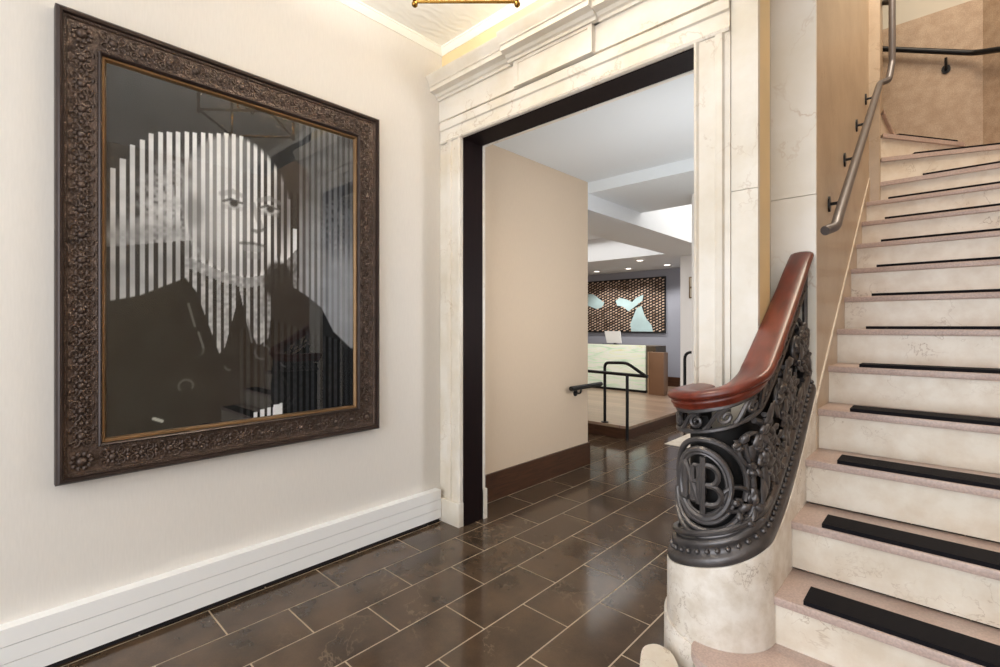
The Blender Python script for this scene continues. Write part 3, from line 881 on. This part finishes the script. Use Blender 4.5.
    l.new(a.outputs[0], p.inputs['Base Color']); p.inputs['Roughness'].default_value = 0.6; p.inputs['Specular IOR Level'].default_value = 0.1
    me.materials.append(m)
    o = bpy.data.objects.new('portrait_print', me); COL.objects.link(o); o.parent = t
    o.matrix_parent_inverse = Matrix.Translation(-Vector(t.location))
    return o
portrait()
MB().box(FX+0.019, FX+0.0215, PY0+0.150, PY1-0.150, PZ0+0.150, PZ1-0.150).build('glass_pane', M['glass'], t)

# ------------------------------------------------------------------ lantern
LC = Vector((-1.40, 1.28, 2.725))
t = thing('ceiling_lantern', LC, 'brass framed square glass lantern hanging from the ceiling', 'lamp')
def lantern():
    th = math.radians(43.05); ca, sa = math.cos(th), math.sin(th)
    def W(u, v, z): return (LC.x+u*ca-v*sa, LC.y+u*sa+v*ca, LC.z+z)
    h = 0.225
    cs = [(-h, -h), (h, -h), (h, h), (-h, h)]
    mb = MB()
    for i in range(4):
        a, b = cs[i], cs[(i+1) % 4]
        for z in (0.0, 0.34):
            mb.tube([W(*a, z), W(*b, z)], 0.008, 6)
        mb.tube([W(*a, -0.012), W(*a, 0.352)], 0.009, 6)
    for a in cs:
        mb.tube([W(*a, 0.34), W(a[0]*0.2, a[1]*0.2, 0.42)], 0.006, 6)
    mb.build('brass_frame', M['brass'], t)
    for a in cs:
        c = W(*a, -0.012); MB().blob(c, (0.014, 0.014, 0.014), None, 10, 6).build('corner_finial', M['brass'], t)
    for i in range(4):
        a, b = cs[i], cs[(i+1) % 4]
        mb = MB(); mb.face([mb.bm.verts.new(W(*p)) for p in ((a[0]*.97, a[1]*.97, 0.008), (b[0]*.97, b[1]*.97, 0.008), (b[0]*.97, b[1]*.97, 0.332), (a[0]*.97, a[1]*.97, 0.332))])
        mb.build('glass_pane', M['lglass'], t)
    MB().lathe([(0.001, 0.48), (0.07, 0.478), (0.075, 0.465), (0.02, 0.45), (0.012, 0.40), (0.03, 0.39), (0.001, 0.38)], LC, 20).build('canopy', M['brass'], t)
    MB().tube([W(0, 0, 0.10), W(0, 0, 0.40)], 0.007, 8).build('stem', M['brass'], t)
    for k in range(4):
        a = k*PI/2
        u, v = 0.08*math.cos(a), 0.08*math.sin(a)
        MB().tube([W(0, 0, 0.11), W(u*.6, v*.6, 0.09), W(u, v, 0.12), W(u, v, 0.19)], 0.006, 6).build('candle_arm', M['brass'], t)
        c = W(u, v, 0.22)
        MB().blob(c, (0.014, 0.014, 0.032), None, 10, 6).build('bulb', M['bulb'], t)
        point('lantern_bulb_light', (c[0], c[1], c[2]), 1.1, (1.0, 0.86, 0.66), 0.03)
lantern()
area('ceiling_fill', (LC.x, LC.y, 2.93), (PI, 0, 0), 0.34, 0.34, 54, (1.0, 0.95, 0.84))  # added upward fill that whitens the ceiling above the lantern

# ------------------------------------------------------------------ staircase
st = thing('staircase', (0.3, 1.9, 0), 'marble staircase with cream risers and pinkish treads rising beside the balustrade', 'stairs')
XR = 1.245
def grip(parent, quad, z):
    """black anti-slip strip, quad = four corners (x, y) on the tread"""
    mb = MB(); mb.prism(quad, z, z+0.015); return mb.build('grip_strip', M['rubber'], parent)
def straight_step(n):
    y = NY0+RUN*n; zt = RISE*n-{2: 0.012, 3: 0.006}.get(n, 0)
    yn = y+RUN+0.03
    xl = XS-0.02 if n > 2 else XS-0.01
    tr = MB().box(XS+0.0005, XR, y, yn, zt-TT, zt, bev=0.004).build('tread', M['pink'], st)
    MB().box(XS+0.0005, XR, y+0.018, y+0.040, zt-RISE+0.0005, zt-TT, bev=0.0).build('riser', M['stairmarble'], st)
    x0 = XS+0.088+min(0.042, 0.012*(n-2))
    grip(tr, [(x0, y+0.010), (XR-0.1, y+0.010), (XR-0.1, y+0.132), (x0, y+0.132)], zt)
for n in range(2, 13):
    straight_step(n)
# first step: rounded end in front of the newel
NC = (-0.64, 1.91)
def first_step():
    z = RISE
    y = NY0+RUN
    pts = []
    for k in range(13):
        a = PI*0.5+(PI*0.5)*k/12
        pts.append((-0.56+0.12*math.cos(a), y+0.30+0.0+0.30*math.sin(a)-0.30))
    out = [(XR, y-0.015), (-0.575, y-0.015)]
    arc = [(-0.575+0.09*math.cos(a), y+0.075+0.09*math.sin(a)) for a in [(-PI/2)-(PI/2)*k/8 for k in range(9)]]
    out += arc[1:] + [(NC[0]+0.1905*math.cos(math.radians(a)), NC[1]+0.1905*math.sin(math.radians(a))) for a in range(-97, -3, 6)] + [(XS+0.002, y+RUN+0.03), (XR, y+RUN+0.03)]
    tr = MB().prism(out, z-TT, z).build('tread', M['pink'], st)
    inn = [(XR, y+0.005)] + [(-0.575+0.07*math.cos(a), y+0.075+0.07*math.sin(a)) for a in [(-PI/2)-(PI/2)*k/8 for k in range(9)]] + [] + [(NC[0]+0.1905*math.cos(math.radians(a)), NC[1]+0.1905*math.sin(math.radians(a))) for a in range(-97, -3, 6)] + [(XS+0.002, y+RUN), (XR, y+RUN)]
    MB().prism(inn, 0, z-TT).build('riser', M['stairmarble'], st)
    grip(tr, [(XS+0.10, y+0.016), (XR-0.1, y+0.016), (XR-0.1, y+0.105), (XS+0.10, y+0.105)], z)
first_step()
# winders turning left round the wall end
PV = (-0.385, 4.63)
angs = {13: 0.0, 14: 20, 15: 56, 16: 88, 17: 120}
def far_pt(a, L=None):
    a = math.radians(a); d = (math.cos(a), math.sin(a))
    best = 9
    # right wall, diagonal wall, back wall
    if d[0] > 1e-6: best = min(best, (1.25-PV[0])/d[0])
    if d[1] > 1e-6: best = min(best, (5.30-PV[1])/d[1])
    den = d[0]+d[1]*(1.065/1.05)
    if den > 1e-6:
        best = min(best, ((0.185-PV[0])+(5.30-PV[1])*(1.065/1.05))/den)
    return (PV[0]+d[0]*best, PV[1]+d[1]*best)
def winder(n):
    z = RISE*n
    a0, a1 = angs[n], angs[n+1]
    A = far_pt(a0); B = far_pt(a1)
    poly = [PV, A]
    corners = [(1.25, 4.25), (0.185, 5.30)]
    for c in corners:
        ac = math.degrees(math.atan2(c[1]-PV[1], c[0]-PV[0]))
        if a0 < ac < a1: poly.append(c)
    poly.append(B)
    poly.append((PV[0]-0.02, PV[1]+0.12))
    # nosing overhang
    r0 = math.radians(a0); nv = (math.sin(r0), -math.cos(r0))
    ov = 0.02
    p2 = [(PV[0]+nv[0]*ov, PV[1]+nv[1]*ov), (A[0]+nv[0]*ov, A[1]+nv[1]*ov)]+poly[1:]
    tr = MB().prism(p2, z-TT, z).build('tread', M['pink'], st)
    q = [PV, A, (A[0]-nv[0]*0.02, A[1]-nv[1]*0.02), (PV[0]-nv[0]*0.02, PV[1]-nv[1]*0.02)]
    MB().prism(q, z-RISE, z-TT).build('riser', M['stairmarble'], st)
    L = math.hypot(A[0]-PV[0], A[1]-PV[1]); d = ((A[0]-PV[0])/L, (A[1]-PV[1])/L)
    s0, s1 = {13: 0.24, 14: 0.2, 15: 0.16}.get(n, 0.3), L-0.06
    if n >= 16: return
    def Q(s, o): return (PV[0]+d[0]*s-nv[0]*o, PV[1]+d[1]*s-nv[1]*o)
    grip(tr, [Q(s0, -0.012), Q(s1, -0.012), Q(s1, 0.06), Q(s0, 0.06)], z)
for n in (13, 14, 15, 16): winder(n)

# ------------------------------------------------------------------ newel plinth, curb and balustrade
# plan path: down along the stair edge, half circle round the newel, back to the door wall
R0 = 0.145
S1 = 2.62-NC[1]; S2 = S1+PI*R0; SE = S2+(2.11-NC[1])
def plan(s):
    if s < S1: return Vector((NC[0]+R0, 2.62-s, 0)), Vector((1, 0, 0))
    if s < S2:
        a = -(s-S1)/R0
        n = Vector((math.cos(a), math.sin(a), 0)); return Vector((NC[0], NC[1], 0))+n*R0, n
    return Vector((NC[0]-R0, NC[1]+(s-S2), 0)), Vector((-1, 0, 0))
def cub(pts, s):
    """smooth (monotone) interpolation"""
    xs = [p[0] for p in pts]; ys = [p[1] for p in pts]
    if s <= xs[0]: return ys[0]
    if s >= xs[-1]: return ys[-1]
    n = len(xs)
    d = [(ys[i+1]-ys[i])/(xs[i+1]-xs[i]) for i in range(n-1)]
    m = [d[0]]+[0 if d[i-1]*d[i] <= 0 else 2*d[i-1]*d[i]/(d[i-1]+d[i]) for i in range(1, n-1)]+[d[-1]]
    i = max(k for k in range(n-1) if xs[k] <= s)
    h = xs[i+1]-xs[i]; u = (s-xs[i])/h
    return ((1+2*u)*(1-u)**2*ys[i]+u*(1-u)**2*h*m[i]+u*u*(3-2*u)*ys[i+1]+u*u*(u-1)*h*m[i+1])
ZB = [(0, 0.985), (0.12, 0.892), (0.3, 0.755), (0.45, 0.655), (0.59, 0.585), (0.76, 0.528), (0.89, 0.468), (1.105, 0.40), (SE, 0.37)]
ZR = [(0, 1.588), (0.1, 1.520), (0.215, 1.435), (0.4, 1.306), (0.614, 1.162), (0.70, 1.108), (0.79, 1.060), (0.89, 1.018), (1.0, 0.994), (1.105, 0.988), (SE, 0.988)]
zb = lambda s: cub(ZB, s)
zr = lambda s: cub(ZR, s)
def P3(s, off, z):
    p, n = plan(s); q = p+n*off
    return Vector((q.x, q.y, z))
def samples(a, b, n): return [a+(b-a)*k/n for k in range(n+1)]

tc = thing('newel_plinth', (NC[0], NC[1], 0), 'cream marble rounded plinth and sloping curb under the iron balustrade', 'plinth')
mb = MB(); rings = []
for s in samples(0, SE-0.005, 90):
    rings.append([P3(s, 0.045, 0.0), P3(s, 0.045, zb(s)-0.006), P3(s, 0.043, zb(s)-0.002), P3(s, 0.035, zb(s)), P3(s, -0.055, zb(s)), P3(s, -0.055, 0.0)])
mb.rings(rings)
mb.build('curb', M['newelmarble'], tc)
mb = MB()
poly = [(NC[0]+0.088*math.cos(a), NC[1]+0.088*math.sin(a)) for a in [-PI*k/16 for k in range(17)]]+[(NC[0]-0.088, 2.10), (NC[0]+0.088, 2.10)]
mb.prism(poly, 0, 0.33); mb.build('inner_fill', M['newelmarble'], tc)
mb = MB(); rings = []
for s in samples(0.955, SE-0.01, 40):
    z = 0.165+0.05*max(0, min(1, (s-0.95)/0.22))
    rings.append([P3(s, 0.046, 0), P3(s, 0.056, 0.0), P3(s, 0.056, z-0.006), P3(s, 0.052, z), P3(s, 0.046, z)])
mb.rings(rings); mb.build('skirt', M['newelmarble'], tc)
# low rounded kerb stone on the floor beside the plinth
mb = MB()
out = [(-0.60, 1.30), (-0.70, 1.36), (-0.755, 1.48), (-0.80, 1.58), (-0.825, 1.64), (-0.828, 1.672), (-0.815, 1.70), (-0.79, 1.718), (-0.72, 1.70), (-0.60, 1.5)]
for _ in range(2):
    out = [((a[0]*w1+b[0]*(1-w1)), (a[1]*w1+b[1]*(1-w1))) for i_, a in enumerate(out) for b in (out[(i_+1) % len(out)],) for w1 in (0.75, 0.25)]
mb.prism(out, 0, 0.115)
tag(mb.build('kerb_stone', M['stairmarble']), 'low cream rounded stone on the floor, left of the marble plinth', 'stone')

tb = thing('iron_balustrade', (NC[0], NC[1], 0.4), 'ornate dark iron balustrade with mahogany handrail curling over the marble plinth', 'balustrade')
# --- handrail
mb = MB(); rings = []
prof = [(-0.034, 0.0), (-0.036, 0.010), (-0.043, 0.018), (-0.043, 0.026), (-0.040, 0.030), (-0.052, 0.036), (-0.056, 0.046), (-0.050, 0.058), (-0.034, 0.064), (-0.012, 0.067), (0.012, 0.067), (0.034, 0.064), (0.046, 0.058), (0.050, 0.046), (0.046, 0.036), (0.034, 0.030), (0.037, 0.026), (0.037, 0.018), (0.030, 0.010), (0.028, 0.0)]
# nicely flattened turned-out rail
RO = -0.010
for s in samples(0.012, SE-0.008, 120):
    wd = 0.94+0.16*max(0, min(1, s/0.75))
    ss_ = s
    rings.append([P3(s, RO+a*wd, zr(s)+b) for a, b in prof])
# rounded upper end
e = rings[0]; c0 = sum((Vector(p) for p in e), Vector())/len(e)
pre = []
for k, f in ((1, 0.55), (2, 0.82), (3, 0.95)):
    pre.append([c0+(Vector(p)-c0)*f+Vector((0, 0.006*(4-k)*0.8, 0.004*(4-k)*0.8)) for p in e])
rings = pre+rings
mb.rings(rings); hr = mb.build('handrail', M['mahog'], tb, angle=50)
# --- base mouldings following the curb
def tall(s): return 1.0+0.45*max(0, min(1, (0.85-s)/0.35))
def sweep(prof, fz, a, b, n, name, mat, parent, ang=40):
    m_ = MB(); m_.rings([[P3(s, o, fz(s)+z*tall(s)) for o, z in prof] for s in samples(a, b, n)]); return m_.build(name, mat, parent, angle=ang)
S_A, S_B = 0.004, SE-0.006
basep = [(-0.03, 0.0), (0.040, 0.0), (0.043, 0.008), (0.043, 0.022), (0.039, 0.032), (0.030, 0.037), (0.026, 0.045), (0.023, 0.058), (0.026, 0.066), (0.029, 0.074), (0.026, 0.084), (0.018, 0.090), (0.010, 0.094), (-0.01, 0.094), (-0.03, 0.08)]
base = sweep(basep, zb, S_A, S_B, 100, 'base_moulding', M['iron'], tb)
mb = MB()
mb.tube([P3(s_, 0.014, zb(s_)+0.112) for s_ in samples(0.66, SE-0.01, 50)], 0.012, 8)
mb.build('lower_rail', M['iron'], tb)
mb = MB(); L = 0.0; last = None
s = 0.02
while s < SE-0.02:
    c = P3(s, 0.028, zb(s)+0.051*tall(s))
    p, n = plan(s)
    sl = (zb(s+0.01)-zb(s-0.01))/0.02
    tt = (P3(s+0.01, 0, 0)-P3(s-0.01, 0, 0)).normalized()+Vector((0, 0, sl)); tt.normalize()
    mb.blob(c, (0.0105, 0.0105, 0.0095), (tt, n, tt.cross(n)), 8, 5)
    s += 0.031/math.sqrt(1+sl*sl)
mb.build('bead_row', M['iron'], base)
# --- flat-bar tube on the screen surface
def stube(mb_, pts, r, off=0.0, n=6, closed=False):
    mb_.tube([P3(max(0.003, min(SE-0.003, a)), off, b) for a, b in pts], r, n, closed)
# top rail bars with a running wave between
def topbars():
    m_ = MB()
    BH = 0.082
    for d, r in ((-0.006, 0.010), (-BH, 0.0085)):
        pts = [(s, zr(s)+d*(1.0+0.25*max(0, min(1, (0.75-s)/0.3)))) for s in samples(S_A, S_B, 90)]
        stube(m_, pts, r, 0.004)
    return m_.build('top_bars', M['iron'], tb)
topbars()
def wave():
    m_ = MB()
    L = 0.10
    s = SE-0.03; k = 0
    while s > 0.06:
        zc = lambda q: zr(q)-0.046*(1.0+0.25*max(0, min(1, (0.75-q)/0.3)))
        pts = []
        # rising S then curl
        for u in samples(0, 1, 8):
            q = s-L*0.55*u
            pts.append((q, zc(q)-0.030+0.056*(u*u*(3-2*u))))
        cq = s-L*0.72
        for u in samples(0.0, 1, 22):
            a = PI/2+0.5-u*2*PI*1.5
            r = 0.026*(1-0.85*u)
            q = cq+r*1.05*math.cos(a)+0.0
            pts.append((q, zc(q)+0.001+r*math.sin(a)))
        n_ = len(pts)
        m_.tube([P3(max(0.004, min(SE-0.004, a)), 0.004, b) for a, b in pts], [0.0085-0.003*i/n_ for i in range(n_)], 6)
        q = s-L*0.30
        p, n = plan(q)
        s -= L*0.98; k += 1
    return m_.build('wave_scroll', M['iron'], tb)
wave()
# --- monogram medallion at the front of the newel
SCEN = S1+PI*R0/2+0.012
ZM = 0.735
med = MB()
def ell_pts(rx, rz, n=44, cz=0.0): return [(SCEN+rx*math.cos(2*PI*k/n), ZM+cz+rz*math.sin(2*PI*k/n)) for k in range(n)]
stube(med, ell_pts(0.092, 0.122), 0.0125, 0.008, 8, True)
stube(med, ell_pts(0.079, 0.108), 0.006, 0.008, 6, True)
# outer horseshoe arch and the nested crescents beneath
arch = [(SCEN-0.012+0.136*math.cos(a), ZM+0.006+0.152*math.sin(a)) for a in samples(-0.35, PI+0.35, 36)]
stube(med, arch, 0.011, 0.004, 8)
for rx, rz, r in ((0.112, 0.142, 0.009), (0.15, 0.170, 0.010), (0.20, 0.196, 0.010)):
    pts = [(SCEN+rx*math.cos(a), ZM+0.004+rz*math.sin(a)) for a in samples(PI*1.12, PI*1.88, 26)]
    pts = [(a, max(b, zb(a)+0.095)) for a, b in pts]
    stube(med, pts, r, 0.006, 8)
medo = med.build('medallion_rings', M['iron'], tb)
# letters: s grows towards the left of the picture, so the reading direction is -s
def letter(strokes, name, off, r=0.0105):
    m_ = MB()
    for stx in strokes:
        m_.tube([P3(SCEN-x*0.85, off+0.006, ZM+z*0.95) for x, z in stx], r, 6)
    return m_.build(name, M['iron'], medo)
letter([[(-0.066, -0.062), (-0.066, 0.075)], [(-0.070, 0.076), (-0.005, -0.072)], [(-0.005, -0.075), (-0.005, 0.070)], [(-0.082, -0.064), (-0.050, -0.064)]], 'letter_n', 0.010)
letter([[(0.012, -0.105), (0.012, 0.105)]], 'letter_stem', 0.016, 0.011)
b1 = [(0.015, 0.075)]+[(0.030+0.034*math.sin(a), 0.038+0.037*math.cos(a)) for a in samples(0, PI, 10)]+[(0.015, 0.001)]
b2 = [(0.015, 0.001)]+[(0.036+0.038*math.sin(a), -0.035+0.036*math.cos(a)) for a in samples(0, PI, 10)]+[(0.015, -0.071)]
letter([b1, b2], 'letter_b', 0.012)
letter([[(-0.030, 0.066), (0.012, 0.066)], [(-0.036, 0.005), (0.012, 0.005)], [(-0.036, -0.066), (0.012, -0.066)], [(-0.034, -0.066), (-0.034, 0.066)]], 'letter_e', 0.008, 0.009)
# --- scrolling acanthus filling the stair side
def foliage():
    m_ = MB()
    rng = random.Random(11)
    lo = lambda s: zb(s)+0.098*tall(s)
    hi = lambda s: zr(s)-0.082*(1.0+0.25*max(0, min(1, (0.75-s)/0.3)))-0.012
    def leaf(s, z, ang, L, wdt, off):
        """pointed leaf lying on the screen with a mid-rib swell"""
        p, n = plan(s)
        tg = Vector((n.y, -n.x, 0))
        tg = (P3(s+0.01, 0, 0)-P3(s-0.01, 0, 0)).normalized()
        d = tg*math.cos(ang)+Vector((0, 0, 1))*math.sin(ang)
        sd = tg*(-math.sin(ang))+Vector((0, 0, 1))*math.cos(ang)
        c = P3(s, off, z)
        rings = []
        for k in range(7):
            u = k/6
            ww = wdt*math.sin(PI*(0.08+0.9*u))**0.8*(1.0+0.18*math.sin(u*14))
            hh = 0.011*math.sin(PI*(0.1+0.8*u))+0.010*u*u
            q = c+d*(L*u)+n*(0.006+hh)
            rings.append([q+sd*ww*math.cos(a)+n*(0.006*math.sin(a)-(0.004 if abs(math.cos(a)) > 0.8 else 0)) for a in [2*PI*j/8 for j in range(8)]])
        m_.rings(rings)
    def volute(cs, cz, R, turns, a0, sg, r, leaves=True):
        pts = []; n = int(18*turns)
        for k in range(n+1):
            u = k/n; a = a0+sg*2*PI*turns*u; rr = R*(1-0.86*u)
            pts.append((cs+rr*math.cos(a), cz+rr*math.sin(a)))
        m_.tube([P3(max(0.006, min(SE-0.006, a)), 0.006+0.008*k/n, b) for k, (a, b) in enumerate(pts)], [r*(1-0.35*k/n) for k in range(n+1)], 6)
        p, nn = plan(cs)
        m_.blob(P3(cs, 0.016, cz), (0.017, 0.017, 0.013), None, 8, 5)
        if leaves:
            for k in range(4, n-6, 5):
                a = a0+sg*2*PI*turns*k/n
                s_, z_ = pts[k]
                if lo(max(0.01, s_))-0.01 < z_ < hi(max(0.01, s_))+0.01 and 0.02 < s_ < 0.84:
                    leaf(s_, z_, a+sg*1.9, 0.045, 0.014, 0.008)
                    leaf(s_, z_, a-sg*0.4, 0.035, 0.012, 0.008)
    cur = m_
    def part(name):
        nonlocal m_
        m_.build(name, M['iron'], tb, angle=60); m_ = MB()
    s = 0.10; k = 0
    while s < 0.80:
        hh = hi(s)-lo(s)
        R = min(0.092, hh*0.29)
        sg = 1 if k % 2 else -1
        up = 0.5+0.22*sg
        volute(s, lo(s)+hh*up, R, 1.8, PI*0.5*sg, sg, 0.012); part('scroll_volute')
        volute(s+0.07, lo(s+0.07)+(hi(s+0.07)-lo(s+0.07))*(1-up), R*0.8, 1.5, -PI*0.5*sg, -sg, 0.010); part('scroll_volute')
        s += 0.135; k += 1
    for cs, cz, R in ((SCEN-0.20, 0.62, 0.035), (SCEN-0.185, 0.87, 0.028), (SCEN-0.160, 0.79, 0.030), (SCEN-0.165, 0.70, 0.030), (SCEN-0.150, 0.615, 0.026), (SCEN-0.115, 0.875, 0.022)):
        volute(cs, cz, R, 1.5, 1.0, 1, 0.008, False); part('small_volute')
    i = 0
    while i < 90:
        s = rng.uniform(0.03, 0.80)
        a_, b_ = lo(s)+0.01, hi(s)-0.02
        if b_-a_ < 0.06 or abs(s-SCEN) < 0.13: continue
        i += 1
        z = rng.uniform(a_, b_)
        sl = math.atan2(zr(s+0.02)-zr(s-0.02), 0.04)
        ang = rng.choice([sl, sl+PI/2, sl+PI*0.75, sl-PI/3, sl+PI])+rng.uniform(-0.4, 0.4)
        L = rng.uniform(0.055, 0.10)
        z2 = z+L*math.sin(ang); s2 = s+L*math.cos(ang)
        if not (0.01 < s2 < 0.84 and lo(s2) < z2 < hi(s2)): continue
        leaf(s, z, ang, L, rng.uniform(0.016, 0.026), rng.uniform(-0.008, 0.010)); part('acanthus_leaf')
    # near-black plate painting in the shade behind the leaves and the medallion
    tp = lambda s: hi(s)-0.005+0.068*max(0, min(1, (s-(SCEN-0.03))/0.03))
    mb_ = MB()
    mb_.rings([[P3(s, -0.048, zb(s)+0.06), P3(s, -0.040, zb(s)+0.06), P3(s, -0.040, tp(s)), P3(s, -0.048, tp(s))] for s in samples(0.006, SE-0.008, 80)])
    mb_.build('shade_plate', M['newelshade'], tb)
foliage()
# upright smooth bar between medallion and foliage, sloping bars framing the panel
for pts_, r_, o_ in (([(SCEN-0.165-0.02*math.sin(PI*u)+0.03*u, 0.60+0.29*u) for u in samples(0, 1, 12)], 0.013, 0.006),
                     ([(SCEN-0.205-0.03*u, 0.66+0.31*u) for u in samples(0, 1, 12)], 0.008, 0.012),
                     ([(0.008, zb(0.008)+0.09), (0.008, zr(0.008)-0.005)], 0.011, 0.0)):
    mb = MB(); stube(mb, pts_, r_, o_, 8); mb.build('upright_bar', M['iron'], tb)

# ------------------------------------------------------------------ stair wall handrail
t = thing('stair_handrail', (-0.4, 3.5, 2.3), 'grey steel tube handrail bracketed to the tan stone wall up the stairs', 'railing')
pts = [(-0.412, 2.58, 1.728), (-0.379, 2.635, 1.75), (-0.379, 2.70, 1.805), (-0.379, 4.50, 3.085), (-0.332, 4.56, 3.115), (-0.318, 4.64, 3.27), (-0.318, 4.64, 3.95), (-0.36, 4.95, 4.0)]
MB().tube(rounded(pts, 0.022, 4), 0.0215, 12).build('rail_tube', M['steel'], t)
MB().tube(rounded([(-0.318, 4.64, 3.725), (-0.42, 4.86, 3.87), (-0.7, 4.9, 3.87)], 0.03), 0.019, 10).build('return_tube', M['black'], t)
for y in (2.93, 3.42, 3.91, 4.38):
    z = 1.825+(y-2.70)*1.28/1.80
    MB().tube(rounded([(XS, y, z-0.07), (-0.395, y, z-0.07), (-0.388, y, z-0.015)], 0.03), 0.008, 8).build('bracket', M['black'], t)
    mb = MB(); mb.rings([[(XS+d, y+0.026*math.cos(a), z-0.07+0.04*math.sin(a)) for a in [2*PI*k/14 for k in range(14)]] for d in (0, 0.008)]); mb.build('wall_rosette', M['black'], t)
t = thing('landing_handrail', (0, 5.2, 3.5), 'black tube handrail on the stone wall at the top of the stairs', 'railing')
MB().tube(rounded([(-0.9, 5.235, 3.90), (-0.40, 5.235, 3.655), (0.135, 5.235, 3.415), (1.0, 4.385, 2.9)], 0.05, 5), 0.021, 12).build('rail_tube', M['black'], t)
MB().tube(rounded([(-0.025, 5.30, 3.37), (-0.025, 5.24, 3.37), (-0.025, 5.235, 3.44)], 0.03), 0.009, 8).build('bracket', M['black'], t)
mb = MB(); mb.rings([[(-0.025+0.028*math.cos(a), 5.30-d, 3.37+0.036*math.sin(a)) for a in [2*PI*k/14 for k in range(14)]] for d in (0, 0.01)]); mb.build('wall_rosette', M['black'], t)
